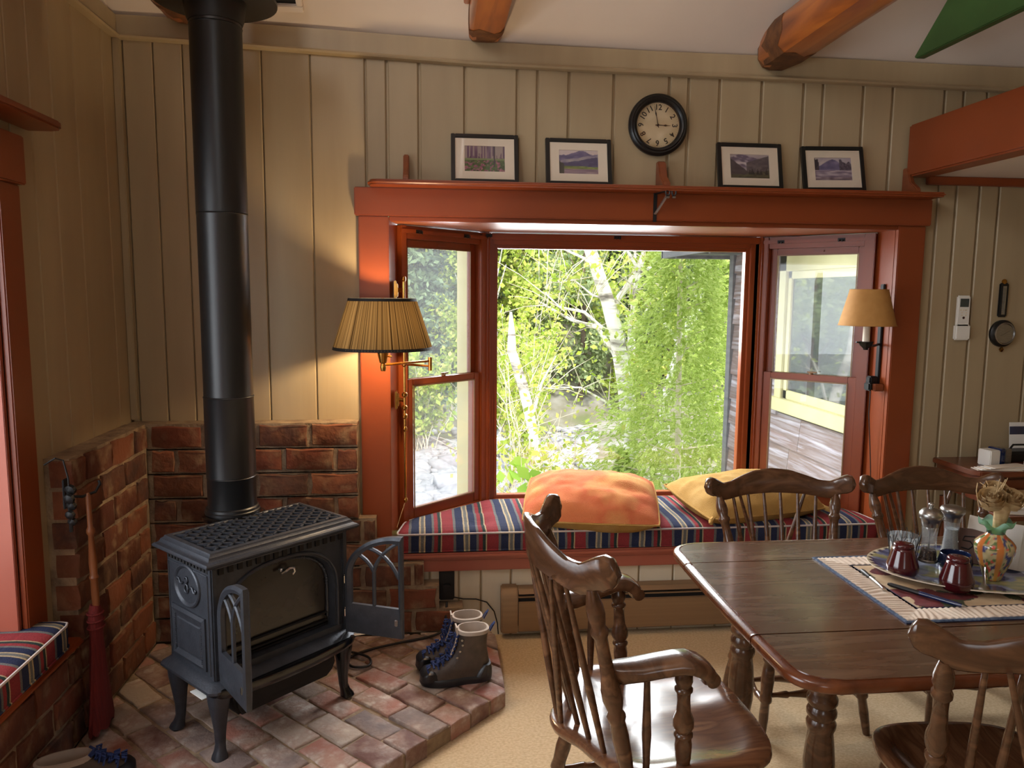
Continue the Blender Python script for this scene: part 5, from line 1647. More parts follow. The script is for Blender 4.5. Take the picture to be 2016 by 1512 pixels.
def make_chair(name, label, loc, rz, arms=False, group=None):
    t = thing(name, label, 'chair', loc, rz, group)
    hs = 1.2 if arms else 1.0
    if arms:
        half = [(.325, 0), (.322, .10), (.31, .19), (.28, .26), (.22, .29), (.12, .285), (.02, .288), (-.07, .295), (-.13, .27), (-.165, .21), (-.188, .15), (-.202, .10), (-.222, .075), (-.242, .062), (-.252, .03), (-.254, 0)]
        xb, bow, hwid, zc, zs = -.322, .152, .305, 1.028, .445
        spx = lambda y: -.185 + .075*(abs(y)/.26)**2
        posts = ((-.115, .258), .245)
    else:
        half = [(.235, 0), (.232, .08), (.22, .15), (.19, .20), (.12, .225), (.03, .222), (-.05, .21), (-.11, .185), (-.15, .14), (-.168, .09), (-.185, .058), (-.22, .05), (-.245, .035), (-.25, 0)]
        xb, bow, hwid, zc, zs = -.255, .095, .316, .912, .44
        spx = lambda y: -.145 + .08*(abs(y)/.2)**2
        posts = ((-.075, .185), .248)
    outline = [(a, b) for a, b in half] + [(a, -b) for a, b in half[-2:0:-1]]
    pts = smooth_loop(resample(outline, 72), 2)
    cx = .02
    rings = []
    for k, z in ((.0, zs - .040), (.86, zs - .040), (.95, zs - .036), (.985, zs - .028), (1.0, zs - .018), (1.0, zs - .010), (.992, zs - .003), (.97, zs), (.90, zs), (.84, zs - .001), (.80, zs - .005), (.65, zs - .012), (.45, zs - .014), (.2, zs - .012), (.01, zs - .011)):
        ring = []
        for p in pts:
            x, y = cx + (p.x - cx)*k, p.y*k
            dz = 0
            if 0 < k < .86 and z > zs - .02:
                # saddle: rear platform stays level, two hollows either side of a ridge
                rear = min(1, max(0, (x - (xb + .20))/.06))
                dz = (zs - z)*(1 - rear) + .004*math.exp(-(y/.05)**2)*max(0, x)/.2
            ring.append((x, y, z + dz))
        rings.append(ring)
    MB().loft(rings).build('seat', MT['seatwood'], t, smooth=40)
    # legs with splay, side stretchers and a cross stretcher
    fx, fy, rx, ry = (.20, .20, -.12, .19) if arms else (.15, .155, -.10, .14)
    zt = zs - .036
    lg = {}
    for nm, x, y, dx, dy in (('fl', fx, fy, .05, .05), ('fr', fx, -fy, .05, -.05), ('rl', rx, ry, -.085, .05), ('rr', rx, -ry, -.085, -.05)):
        a, b = Vector((x, y, zt)), Vector((x + dx, y + dy, 0.0))
        lg[nm] = (a, b)
        turned(LEG, a, b, 14, 1.15).build('leg', MT['wood'], t, smooth=50)
    at = lambda k, f: lg[k][0].lerp(lg[k][1], f)
    sides = []
    for s in 'lr':
        a, b = at('f' + s, .68), at('r' + s, .66)
        sides.append((a + b)/2)
        turned(STR, a, b, 12).build('side_stretcher', MT['wood'], t, smooth=50)
    turned(STR, sides[0], sides[1], 12).build('cross_stretcher', MT['wood'], t, smooth=50)
    turned(STR, at('fl', .60), at('fr', .60), 12).build('front_stretcher', MT['wood'], t, smooth=50)
    # crest rail: bowed, humped, with scrolled ears
    cxf = lambda y: xb + bow*(y/hwid)**2
    us = sorted(set([round(-1 + 2*i/44, 4) for i in range(45)] + [-.985, -.96, .96, .985]))
    rings = []
    for u in us:
        y = u*hwid
        a = abs(u)
        zt_, zb_ = zc + interp(ZT, a)*hs, zc + interp(ZB, a)*hs
        th = .0105 + (.006 if a > .8 else 0)*min(1, (a - .8)/.1 if a > .8 else 0)
        if a > .97:
            th *= .72
        nrm = Vector((1, -2*bow*u/hwid, 0)).normalized()
        lean = -.10
        def P(z, o):
            c = Vector((cxf(y) + lean*(z - zc), y, z))
            return c + nrm*o
        zm = (zt_ + zb_)/2
        e = min(.006, (zt_ - zb_)*.25)
        rings.append([P(zb_, -th*.5), P(zb_ + e, -th), P(zm, -th), P(zt_ - e, -th), P(zt_, -th*.5), P(zt_, th*.5), P(zt_ - e, th), P(zm, th), P(zb_ + e, th), P(zb_, th*.5)])
    cr = MB().loft(rings).build('crest_rail', MT['wood'], t, smooth=50)
    m = MB()
    for s in (1, -1):
        c = Vector((cxf(s*.915*hwid) + .016, s*.915*hwid, zc - .052*hs))
        yv = Vector((2*bow*s*.915/hwid, 1, 0)).normalized()
        sp = [c + yv*(s*-.027*(1 - .75*k/14)*math.cos(k*.62)) + Vector((0, 0, 1))*(.030*(1 - .75*k/14)*math.sin(k*.62 + PI)) for k in range(15)]
        m.tube(sp, .0022, 5)
    m.build('ear_scroll', MT['wood'], cr, smooth=50)
    top = lambda y: Vector((cxf(y) + .009, y, zc + interp(ZB, abs(y)/hwid)*hs + .007))
    for s in (1, -1):
        a = Vector((posts[0][0], s*posts[0][1], zs - .004))
        turned(POST, a, top(s*posts[1]), 14, 1.08).build('back_post', MT['wood'], t, smooth=50)
    k = .26/.185 if arms else 1
    for yb, yt in ((.028, .036), (.082, .108), (.132, .178)):
        for s in (1, -1):
            y0 = s*yb*k*(.95 if arms else 1)
            turned(SPIN, (spx(y0), y0, zs - .004), top(s*yt), 10).build('spindle', MT['wood'], t, smooth=50)
    for s in (1, -1):
        turned(SPIN, (-.228 if arms else xb + .035, s*.022, zs - .004), top(s*.142) + Vector((-.012, 0, 0)), 10).build('brace_spindle', MT['wood'], t, smooth=50)
    if arms:
        for s in (1, -1):
            path = [(-0.165, 0.223, 0.712, 0.024), (-0.135, 0.229, 0.714, 0.038), (-0.090, 0.240, 0.720, 0.044), (-0.045, 0.252, 0.732, 0.044), (0.000, 0.262, 0.742, 0.045), (0.035, 0.267, 0.743, 0.049), (0.065, 0.269, 0.732, 0.051), (0.087, 0.269, 0.716, 0.050), (0.098, 0.269, 0.695, 0.044)]
            rings = []
            for i, (x, y, z, w) in enumerate(path):
                a = Vector(path[max(i - 1, 0)][:3])
                b = Vector(path[min(i + 1, len(path) - 1)][:3])
                d = (b - a).normalized()
                side = Vector((0, 1, 0))
                up = d.cross(side).normalized()
                h = .042 if i > 1 else .048
                c = Vector((x, s*y, z))
                ring = []
                for j in range(12):
                    q = 2*PI*j/12
                    ca, sa = math.cos(q), math.sin(q)
                    ring.append(c + side*(w*math.copysign(abs(ca)**.6, ca)) - up*(h/2) + up*(h/2*math.copysign(abs(sa)**.6, sa)))
                rings.append(ring)
            ar = MB().loft(rings).build('arm', MT['wood'], t, smooth=60)
            m = MB().lathe([(-.044, .014), (-.042, .019), (.042, .019), (.044, .014)], (.080, s*.269, .690), (0, 1, 0), 16)
            m.build('arm_scroll', MT['wood'], ar, smooth=50)
            turned(POST, (.035, s*.250, zs - .004), (.022, s*.264, .710), 14, 1.1).build('arm_post', MT['wood'], t, smooth=50)
            turned(SPIN, (-.065, s*.255, zs - .004), (-.068, s*.250, .700), 10, 1.15).build('arm_spindle', MT['wood'], t, smooth=50)
    return t
make_chair('captains_chair', 'dark wooden armchair with spindle back at the left end of the table', (0.575, 1.985, 0), math.radians(4), True)
make_chair('side_chair', 'dark spindle back side chair across the table, in front of the mustard pillow', (1.40, 2.70, 0), math.radians(-90))
make_chair('side_chair', 'dark spindle back side chair across the table, next to the desk', (2.055, 2.70, 0), math.radians(-90))
make_chair('side_chair', 'dark spindle back side chair seen from behind at the lower right corner', (1.362, 1.612, 0), math.radians(85)).scale.z = 1.035

# ------------------------------------------------------------------ runner, platter and things on the table
rn = thing('quilted_runner', 'quilted cream table runner with navy binding on the dining table', 'table runner', (1.275, 1.84, 0.7405))
def quilt_col(u, v):
    x, y = u*.92, v*.52
    d = min(x, y, .52 - y)
    if d < .012:
        return mixc((44, 58, 84), (104, 122, 144), vnoise(x*160, y*160))
    if .084 < d < .093:
        return (52, 62, 96)
    if d >= .093:
        c = mixc((214, 192, 158), (196, 170, 138), vnoise(x*30, y*30))
        a, b = vnoise(x*19 + 3, y*19), vnoise(x*21 + 40, y*21 + 9)
        if a > .66:
            c = mixc((122, 44, 46), (86, 34, 38), vnoise(x*70, y*70))
        elif b > .70:
            c = mixc((82, 88, 56), (64, 74, 66), vnoise(x*60, y*60))
        return c
    return mixc((236, 222, 204), (216, 196, 178), vnoise(x*25, y*25))
def quilt_pos(u, v):
    x, y = u*.92, v*.52
    d = min(x, y, .52 - y)
    z = .003
    if .012 < d < .084:
        s = y if x < min(y, .52 - y) else x
        z += .0042*abs(math.sin(s*170 + 6.0*vnoise(x*13, y*13)))
    elif d < .012:
        z += .003*math.sin(PI*d/.012)
    elif d > .093:
        z += .003*vnoise(x*40, y*40)
    return (x, y, z)
painted('runner_cloth', 230, 140, quilt_pos, quilt_col, MT['quilt'], rn)
MB().box(0, .92, 0, .52, .0002, .003).build('runner_back', MT['blue'], rn)

PC = (1.715, 2.155)
pl = thing('oval_platter', 'oval ceramic platter painted blue and yellow on the quilted runner', 'platter', (PC[0], PC[1], 0.748), math.radians(-12))
def plat_r(k):
    return [(0, .004), (.55, .004), (.70, .006), (.82, .016), (.93, .023), (1.0, .026)], k
def plat_pos(u, v):
    th, k = 2*PI*u, 1 - v
    z = interp([(0, .004), (.60, .004), (.72, .007), (.84, .017), (.94, .023), (1.0, .025)], k)
    return (.325*k*math.cos(th), .215*k*math.sin(th), z)
def plat_col(u, v):
    k = 1 - v
    if k > .955:
        return (38, 40, 56) if (u*46) % 1 < .42 and k < .99 else (222, 212, 182)
    x, y = k*math.cos(2*PI*u)*3, k*math.sin(2*PI*u)*3
    n = vnoise(x*1.8 + 5, y*1.8)
    c = mixc((86, 94, 142), (150, 158, 178), vnoise(x*4, y*4))
    if n > .66:
        c = mixc((178, 170, 116), (124, 130, 96), vnoise(x*5, y*5))
    elif n < .3:
        c = mixc((52, 58, 106), (78, 84, 120), vnoise(x*6, y*6))
    return c
o = painted('platter_glaze', 185, 34, plat_pos, plat_col, MT['glaze'], pl)
m = MB()
def pring(k, z):
    return [(.325*k*math.cos(a), .215*k*math.sin(a), z) for a in np.linspace(0, 2*PI, 65)[:-1]]
m.loft([pring(.5, 0.0005), pring(.62, .0), pring(.72, .002), pring(.84, .012), pring(1.0, .021), pring(1.0, .0245)], cap1=False)
m.build('platter_underside', MT['matboard'], pl)

PZ = 0.7535
def on(name, label, cat, x, y, z=PZ, rz=0, **k):
    return thing(name, label, cat, (x, y, z), rz, **k)
for lab, x, y in (('maroon ribbed shaker at the left end of the platter', 1.462, 2.150), ('maroon ribbed shaker at the front of the platter beside the spoon', 1.553, 2.025)):
    t = on('ceramic_shaker', lab, 'shaker', x, y, z=PZ + (.004 if x < 1.5 else .002), group='maroon shakers')
    prof = [(0, .034), (.004, .040), (.014, .046), (.024, .047)]
    for k in range(6):
        z = .030 + k*.010
        r = .047 - .0030*k
        prof += [(z, r + .0008), (z + .005, r - .0006)]
    prof += [(.088, .027), (.091, .030), (.097, .030), (.101, .027), (.103, .014)]
    MB().lathe(prof, n=28).build('shaker_body', MT['maroon'], t, smooth=60)
    m = MB()
    for a in range(5):
        m.lathe([(0, .0014), (.0008, .0014)], (.008*math.cos(a*1.26), .008*math.sin(a*1.26), .1028), n=6)
    m.build('pour_holes', MT['soot'], t)
t = on('pepper_grinder', 'tall glass pepper grinder with domed steel top and knob', 'grinder', 1.585, 2.205)
body = [(0, .028), (.004, .030), (.03, .029), (.05, .025), (.075, .0225), (.10, .021), (.125, .023), (.135, .024), (.14, .022)]
MB().lathe(body, n=28, cap1=False).build('glass_body', MT['jarglass'], t, smooth=60)
MB().lathe([(.032, .026), (.05, .0225), (.065, .021), (.066, .001)], n=20).build('peppercorns', MT['pepper'], t)
MB().lathe([(.024, .0285), (.026, .0295), (.031, .0295), (.033, .0275)], n=24).build('mill_ring', MT['steel'], t)
MB().lathe([(.14, .025), (.146, .026), (.160, .028), (.166, .034), (.176, .036), (.184, .034), (.194, .026), (.199, .012), (.201, .006), (.204, .006), (.208, .0095), (.213, .0095), (.217, .004)], n=32).build('steel_top', MT['steel'], t, smooth=60)
MB().tube([(0, 0, .066), (0, 0, .14)], .003, 8).build('spindle_rod', MT['steel'], t)
t = on('salt_grinder', 'glass salt grinder with flat domed steel top, right of the pepper grinder', 'grinder', 1.70, 2.26)
MB().lathe(body[:-1] + [(.138, .0235)], n=28, cap1=False).build('glass_body', MT['jarglass'], t, smooth=60)
MB().lathe([(.010, .0265), (.03, .026), (.05, .0225), (.10, .0185), (.112, .0195), (.113, .001)], n=20).build('salt_fill', MT['salt'], t)
MB().lathe([(.138, .026), (.15, .027), (.160, .031), (.168, .037), (.176, .038), (.184, .034), (.189, .020), (.190, .004)], n=32).build('steel_top', MT['steel'], t, smooth=60)
t = on('candle_glass', 'glass candle holder with peach candle in a wire cage, behind the left maroon shaker', 'candle holder', 1.525, 2.245)
MB().lathe([(0, .033), (.004, .035), (.10, .046), (.1005, .044), (.006, .033), (.005, .001)], n=32, cap1=False).build('glass_cup', MT['jarglass'], t, smooth=60)
MB().lathe([(.008, .031), (.055, .036), (.060, .034), (.061, .004)], n=24).build('candle', MT['candle'], t)
m = MB()
for k in range(11):
    a = 2*PI*k/11
    p = lambda r, z, a_: (r*math.cos(a_), r*math.sin(a_), z)
    m.tube([p(.037, .0, a), p(.049, .106, a)], .0013, 5)
    m.tube([p(.045, .07, a), p(.051, .112, a + .28)], .0012, 5)
    m.tube([p(.044, .062, a), p(.049, .098, a - .26)], .0012, 5)
m.build('wire_cage', MT['wire'], t)
t = on('blue_bowl', 'small dark blue glazed bowl in the middle of the platter', 'bowl', 1.650, 2.165)
MB().lathe([(0, .028), (.004, .030), (.02, .046), (.036, .050), (.052, .047), (.060, .045), (.0625, .0425), (.058, .041), (.036, .045), (.02, .041), (.008, .02), (.007, .001)], n=36, cap1=False).build('bowl_body', MT['blue'], t, smooth=60)
# painted glass vase with a husk flower
t = on('painted_vase', 'small painted glass vase with orange stripes and a green ruffled lip', 'vase', 1.728, 2.10)
VP = [(0, .022), (.006, .026), (.03, .034), (.07, .050), (.10, .057), (.115, .056), (.130, .044), (.140, .030), (.148, .025)]
def vase_col(u, v):
    if (u*6) % 1 < .30:
        return mixc((206, 150, 70), (190, 104, 52), v)
    c = mixc((204, 186, 140), (166, 152, 108), vnoise(u*40, v*9))
    a, b = vnoise(u*34 + 2, v*12), vnoise(u*38 + 30, v*13)
    if a > .74:
        c = (74, 76, 112)
    elif b > .74:
        c = (206, 84, 72)
    elif a < .3:
        c = (86, 112, 62)
    return c
painted('vase_body', 73, 30, lambda u, v: (interp(VP, v*.148)*math.cos(2*PI*u), interp(VP, v*.148)*math.sin(2*PI*u), v*.148), vase_col, MT['glaze'], t)
rings = []
for z, r, w in ((.146, .025, 0), (.158, .026, 0), (.170, .034, .002), (.180, .045, .006), (.184, .050, .009), (.181, .047, .008), (.170, .032, .002), (.156, .022, 0)):
    rings.append([(r*math.cos(a), r*math.sin(a), z + w*math.sin(a*6)) for a in np.linspace(0, 2*PI, 49)[:-1]])
lipm = glass_mat('green_glass_lip', tint=(.42, .74, .52, 1), haze=0.22, ior=1.7)
MB().loft(rings, cap0=False, cap1=False).build('ruffled_lip', lipm, t, smooth=60)
fl_ = thing('husk_flower', 'dried corn husk roses on a twisted stem standing in the painted vase', 'dried flower', (1.728, 2.10, PZ + .15))
m = MB()
def twist(z0, z1, r0, r1, n=20):
    rr = []
    for i in range(9):
        k = i/8
        r = r0 + (r1 - r0)*k**1.4
        rr.append([((r*(1 + .22*math.sin(3*a + 5*k)))*math.cos(a) + .012*k, (r*(1 + .22*math.sin(3*a + 5*k)))*math.sin(a), z0 + (z1 - z0)*k) for a in np.linspace(0, 2*PI, n + 1)[:-1]])
    return rr
m.loft(twist(-.06, .10, .008, .026))
m.build('stem_wrap', MT['raffia'], fl_, smooth=40)
q = random.Random(4)
for cx_, cy_, cz_, R0, tl in ((-.034, -.014, .112, .038, -.4), (.040, .0, .106, .040, .5), (.004, .018, .126, .036, 0)):
    m = MB()
    for k in range(22):
        a = k*2.4
        rr = R0*(k/21)**.6
        w = .010 + .005*q.random()
        pts0, pts1 = [], []
        for j in range(6):
            s = (j/5 - .5)*1.5
            aa = a + s
            x, y = rr*math.cos(aa), rr*math.sin(aa)
            z = .012 - .018*(rr/R0)**2
            pts0.append((cx_ + x, cy_ + y, cz_ + z - .014))
            pts1.append((cx_ + x*1.14 + .003*math.sin(j*2), cy_ + y*1.14, cz_ + z + w*(.6 + .5*math.sin(PI*j/5))))
        m.loft([pts0, pts1], cap0=False, cap1=False, closed=False)
    c_ = Vector((cx_, cy_, cz_))
    ax_ = Vector((-.25 + 6*cx_, -.42, .85)).normalized()
    m.xform(Matrix.Translation(c_) @ Vector((0, 0, 1)).rotation_difference(ax_).to_matrix().to_4x4() @ Matrix.Translation(-c_))
    o_ = m.build('husk_rose', MT['raffia'], fl_, smooth=60)
m = MB()
for k in range(9):
    a = q.uniform(0, 6.28)
    m.tube([(-.02, 0, .10), (-.03 + .03*math.cos(a), .03*math.sin(a), .14), (-.035 + .045*math.cos(a), .045*math.sin(a), .15 + q.uniform(-.02, .03))], .0012, 5)
m.tube([(.0, 0, .07), (-.08, -.02, .09), (-.10, -.03, .14), (-.098, -.03, .165)], .0015, 5)
m.build('stray_fibres', MT['raffia'], fl_)
# napkins in a holder
nh = thing('napkin_holder', 'brown wooden napkin holder panel with a carved mark behind the vase', 'napkin holder', (1.775, 2.22, PZ), math.radians(-48))
R15 = Matrix.Rotation(math.radians(-12), 4, 'X')
m = MB().prism([(-.075, 0), (.075, 0), (.075, .075), (.03, .105), (-.03, .112), (-.075, .108)], -.004, .004, lambda a, b, h: (a, h, b))
m.xform(R15).build('front_panel', mat('brown_leatherette', [rgb(104, 74, 62), rgb(86, 60, 50)], rough=.6), nh, bevel=0.002)
m = MB().tube([(x - .036, -.0055, z) for x, z in ((.018, .088), (-.012, .084), (-.016, .070), (.006, .070), (.016, .058), (.004, .044), (-.018, .046))], .0022, 6)
m.tube([(-.014, -.0055, .066), (-.006, -.0055, .056)], .0022, 6)
m.xform(R15).build('carved_mark', MT['soot'], nh)
MB().box(-.075, .075, .0, .055, .0, .006).build('base', MT['pinewood'], nh, bevel=0.001)
t = thing('napkin_stack', 'white paper napkins standing in the holder behind the vase', 'napkins', (1.775, 2.22, PZ + .007), math.radians(-48))
for k in range(7):
    y = .010 + k*.0055
    m = MB().prism([(-.05 + k*.004, 0), (.105 + k*.003, -.0), (.110 + k*.002, .135 + .003*k), (-.045 + k*.004, .150)], y, y + .0035, lambda a, b, h: (a, h, b))
    m.xform(Matrix.Rotation(math.radians(-16 - k), 4, 'X')).build('napkin', MT['paper'], t, bevel=0.0012)
t = on('teaspoon', 'silver teaspoon leaning on the platter in front of the vase', 'spoon', 1.615, 1.985, PZ + .006, math.radians(55))
rings = []
for x, w, z in ((-.005, .002, .0), (.0, .010, .0), (.012, .016, -.002), (.028, .017, -.001), (.042, .012, .003), (.052, .004, .008), (.09, .003, .024), (.115, .005, .034), (.128, .006, .038), (.133, .002, .039)):
    rings.append([(x, -w, z + .002), (x, 0, z - .002), (x, w, z + .002), (x, w*.9, z + .0032), (x, 0, z - .0006), (x, -w*.9, z + .0032)])
MB().loft(rings).build('spoon_body', MT['steel'], t, smooth=60)
def pen(name, label, p0, p1, prof, mats, cat='pen'):
    t = thing(name, label, cat, p0)
    d = Vector(p1) - Vector(p0)
    L_ = d.length
    for nm, a, b, pr, mt in [(x[0], x[1], x[2], x[3], x[4]) for x in prof]:
        MB().lathe([(a*L_ + (b - a)*L_*s, r) for s, r in pr], (0, 0, 0), d, 12).build(nm, mt, t)
    return t
pen('silver_knife', 'silver metal butter spreader lying on the runner left of the platter', (1.362, 2.204, .7525), (1.343, 2.045, .7525), [('blade', 0, .35, [(0, .006), (.3, .008), (1, .005)], MT['black']), ('handle', .35, 1, [(0, .004), (.1, .0065), (.6, .0055), (.9, .0065), (1, .003)], MT['chrome'])], None, 'knife')
pen('navy_pen', 'black and navy pen lying on the runner in front of the platter', (1.377, 2.088, .7535), (1.497, 1.905, .7535), [('cap', 0, .42, [(0, .004), (.1, .0065), (1, .0070)], MT['black']), ('barrel', .42, .95, [(0, .0068), (.8, .0068), (1, .005)], MT['blue']), ('tip', .95, 1, [(0, .0045), (1, .0012)], MT['steel'])], None)
t = thing('loose_papers', 'loose white and blue papers on the table at the right edge', 'papers', (1.99, 2.17, .7485))
q = random.Random(9)
for k in range(4):
    m = MB().box(-.11, .11, -.075, .075, .0005 + k*.0018, .0018 + k*.0018)
    o_ = m.build('sheet', MT['paper'] if k != 1 else mat('pale_blue_print', [rgb(150, 164, 204), rgb(214, 220, 236)], rough=.8, scale=(20, 20, 20)), t)
    o_.rotation_euler.z = math.radians(-30 + 22*k)
    o_.location = (.012*k - .02, .01*k, 0)

# ------------------------------------------------------------------ cluttered desk at the right edge
dk = thing('side_desk', 'small mahogany desk against the wall at the right edge', 'desk', (2.93, 3.26, 0))
MB().prism([(-.48, .17), (-.48, -.10), (-.46, -.14), (-.42, -.16), (.5, -.16), (.5, .17)], .815, .84).build('desk_top', MT['desk'], dk, bevel=0.004)
MB().box(-.46, .48, -.13, .165, .70, .814).build('desk_body', MT['desk'], dk, bevel=0.003)
MB().box(-.42, .0, -.142, -.131, .715, .80).build('drawer', MT['desk'], dk, bevel=0.003)
MB().box(.02, .44, -.142, -.131, .715, .80).build('drawer', MT['desk'], dk, bevel=0.003)
for x in (-.2, .23):
    MB().lathe([(0, .005), (.01, .006), (.016, .011), (.022, .008)], (x, -.142, .757), (0, -1, 0), 12).build('knob', MT['brass'], dk)
MB().box(-.46, .48, -.30, -.131, .655, .675).build('writing_slide', MT['desk'], dk, bevel=0.003)
for x, y in ((-.43, -.26), (.45, -.26), (-.43, .13), (.45, .13)):
    MB().lathe([(0, .013), (.1, .016), (.3, .02), (.5, .018), (.655, .022)], (x, y, 0), n=12).build('leg', MT['desk'], dk)
t = thing('cardboard_box', 'white and blue cardboard box on the desk', 'box', (2.63, 3.25, .841), math.radians(12))
MB().box(-.06, .0, -.035, .035, 0, .075).build('white_side', MT['white'], t, bevel=0.004)
MB().box(.0005, .028, -.036, .036, 0, .082).build('blue_band', MT['blue'], t, bevel=0.003)
MB().box(.0285, .07, -.035, .035, 0, .078).build('grey_side', MT['steel'], t, bevel=0.003)
t = thing('desk_papers', 'pile of envelopes and papers on the front of the desk', 'papers', (2.60, 3.15, .841))
for k in range(5):
    o_ = MB().box(-.10, .10, -.03, .03, .0004 + k*.003, .003 + k*.003).build('envelope', MT['paper'] if k % 2 else MT['matboard'], t)
    o_.rotation_euler.z = math.radians(-9 + 5*k)
    o_.location = (.014*k - .03, .003*k, 0)
t = thing('black_camera_case', 'dark case at the back of the desk', 'case', (2.83, 3.34, .841))
MB().box(-.09, .09, -.05, .05, 0, .05).build('case_body', MT['black'], t, bevel=0.012)
MB().tube([(-.05, 0, .05), (-.03, 0, .075), (.03, 0, .075), (.05, 0, .05)], .005, 6).build('carry_strap', MT['black'], t)
t = thing('small_white_jar', 'short pale jar lying among papers on the desk', 'jar', (2.745, 3.16, .841))
MB().lathe([(0, .026), (.004, .028), (.03, .028), (.034, .024)], n=20).build('jar_body', MT['white'], t)
MB().lathe([(.0345, .026), (.046, .026), (.048, .022)], n=20).build('lid', MT['steel'], t)
t = thing('standing_card', 'white card with a navy band standing at the back of the desk', 'card', (2.915, 3.415, .841), rot=(math.radians(-6), 0, 0))
MB().box(-.07, .07, -.003, 0, 0, .17).build('card_sheet', MT['paper'], t)
MB().box(-.07, .07, -.0042, -.0032, .11, .15).build('navy_band', MT['blue'], t)
for i, (w, h, mt, lab) in enumerate(((.13, .028, 'matboard', 'pale book at the bottom of the pile on the desk slide'), (.12, .022, 'paper', 'cream book in the middle of the pile on the desk slide'), (.11, .030, 'raffia', 'tan book topmost of the pile on the desk slide'))):
    z = .676 + (0, .0285, .051)[i]
    t = thing('book', lab, 'book', (2.66, 3.03, z), math.radians(-14 + 6*i), group='books on the desk slide')
    MB().box(-w, w, -.07, .072, 0, .003).box(-w, w, -.07, .072, h - .003, h).box(-w, w, .069, .072, 0, h).build('cover', MT[mt], t, bevel=0.001)
    MB().box(-w + .005, w - .005, -.066, .068, .003, h - .003).build('pages', MT['paper'], t)

# ------------------------------------------------------------------ the house wing outside, seen through the bay
hw_ = thing('house_wing', 'neighbouring house wing with weathered siding and a cream framed window', 'building', (2.4, 5.0, -1.2))
ho = Vector(hw_.location)
WGX = 2.40
def H(m):
    return m.xform(Matrix.Translation(-ho))
m = MB().box(WGX + .02, WGX + .3, 3.75, 5.88, -1.6, 2.4)
H(m).build('wall_core', MT['trunk'], hw_, smooth=0)
WY0, WY1, WZ0, WZ1 = 3.66, 5.03, 0.86, 1.93
q = random.Random(21)
k = 0
z = -0.4
while z < 2.2:
    segs = [(3.76, 5.87)]
    if z + .2 > WZ0 - .02 and z < WZ1:
        segs = [(WY1, 5.87)]
    for a, b in segs:
        y = a - q.uniform(0, .6) if a < 4 else a
        while y < b:
            e = min(b, y + q.uniform(.55, 1.1))
            if b - e < .12:
                e = b
            s0 = max(a, y)
            if e - s0 > .03:
                m = MB().prism([(0, 0), (-.030, 0), (-.012, .215), (0, .215)], s0 + .002, e - .002, lambda p, r, h: (WGX + .02 + p, h, z + r))
                H(m).build('siding_board', MT['shingle'], hw_, smooth=0)
            y = e
    z += .2
m = MB().box(WGX - .02, WGX + .06, 5.87, 5.95, -1.6, 2.2)
H(m).build('corner_board', MT['eave'], hw_, smooth=0)
m = MB()
m.box(WGX - .03, WGX + .02, WY1 - .10, WY1, WZ0, WZ1).box(WGX - .03, WGX + .02, WY0, WY0 + .1, WZ0, WZ1)
m.box(WGX - .03, WGX + .02, WY0, WY1, WZ1 - .14, WZ1).box(WGX - .05, WGX + .02, WY0 - .03, WY1 + .03, WZ0 - .02, WZ0 + .07)
H(m).build('window_casing', MT['cream'], hw_, bevel=0.004)
m = MB()
m.box(WGX - .012, WGX + .02, WY1 - .15, WY1 - .1, WZ0 + .07, WZ1 - .14).box(WGX - .012, WGX + .02, WY0 + .1, WY0 + .15, WZ0 + .07, WZ1 - .14)
m.box(WGX - .012, WGX + .02, WY0 + .1, WY1 - .1, WZ1 - .19, WZ1 - .14).box(WGX - .012, WGX + .02, WY0 + .1, WY1 - .1, WZ0 + .07, WZ0 + .13)
H(m).build('window_sash', MT['cream'], hw_, bevel=0.004)
gm = bpy.data.materials.new('dark_window_glass')
gm.use_nodes = True
gb = gm.node_tree.nodes['Principled BSDF']
gb.inputs['Base Color'].default_value = (.05, .055, .06, 1)
gb.inputs['Roughness'].default_value = 0.03
gb.inputs['Specular IOR Level'].default_value = 1.0
gb.inputs['Coat Weight'].default_value = 1.0
gb.inputs['Coat IOR'].default_value = 1.8
H(MB().box(WGX + .0, WGX + .004, WY0 + .15, WY1 - .15, WZ0 + .13, WZ1 - .19)).build('pane', gm, hw_)
m = MB().box(WGX - .46, WGX + .4, 5.75, 6.28, 1.945, 1.975)
m.box(WGX - .48, WGX - .45, 3.9, 6.28, 1.93, 2.10).box(WGX - .48, WGX + .4, 6.26, 6.30, 1.93, 2.10)
m.box(WGX - .46, WGX + .4, 3.9, 5.75, 1.96, 1.99)
H(m).build('eave_soffit', MT['eave'], hw_)
m = MB().prism([(-.6, 0), (.5, .42), (.5, .48), (-.6, .06)], 3.9, 6.35, lambda p, r, h: (WGX + p, h, 2.13 + r))
H(m).build('roof', MT['soot'], hw_, smooth=0)
for y in (4.5, 5.25, 6.0):
    H(MB().box(WGX - .45, WGX, y - .02, y + .02, 1.92, 1.96)).build('rafter_tail', MT['eave'], hw_)

# ------------------------------------------------------------------ river bed, bank and hillside
def ground_z(x, y):
    z = -1.35 - 0.035*min(max(y - 6, 0), 12)
    if y > 17.5:
        z += 0.42*(y - 17.5)
    return z + 0.22*(vnoise(x*.7 + 9, y*.7) - .5)
vs, fs = sgrid(80, 80, lambda u, v: (-16 + 36*u, 4.5 + 34*v, ground_z(-16 + 36*u, 4.5 + 34*v)))
rb = MB().add(vs, fs).build('river_bank_ground', MT['riverbed'], None, smooth=180)
struct(rb)
def stone_mesh(seed):
    bm = bmesh.new()
    bmesh.ops.create_icosphere(bm, subdivisions=1, radius=1)
    q = random.Random(seed)
    for v in bm.verts:
        v.co *= q.uniform(.78, 1.12)
    me = bpy.data.meshes.new('stone')
    bm.to_mesh(me)
    bm.free()
    me.materials.append(MT['stone'])
    me.polygons.foreach_set('use_smooth', [True]*len(me.polygons))
    return me
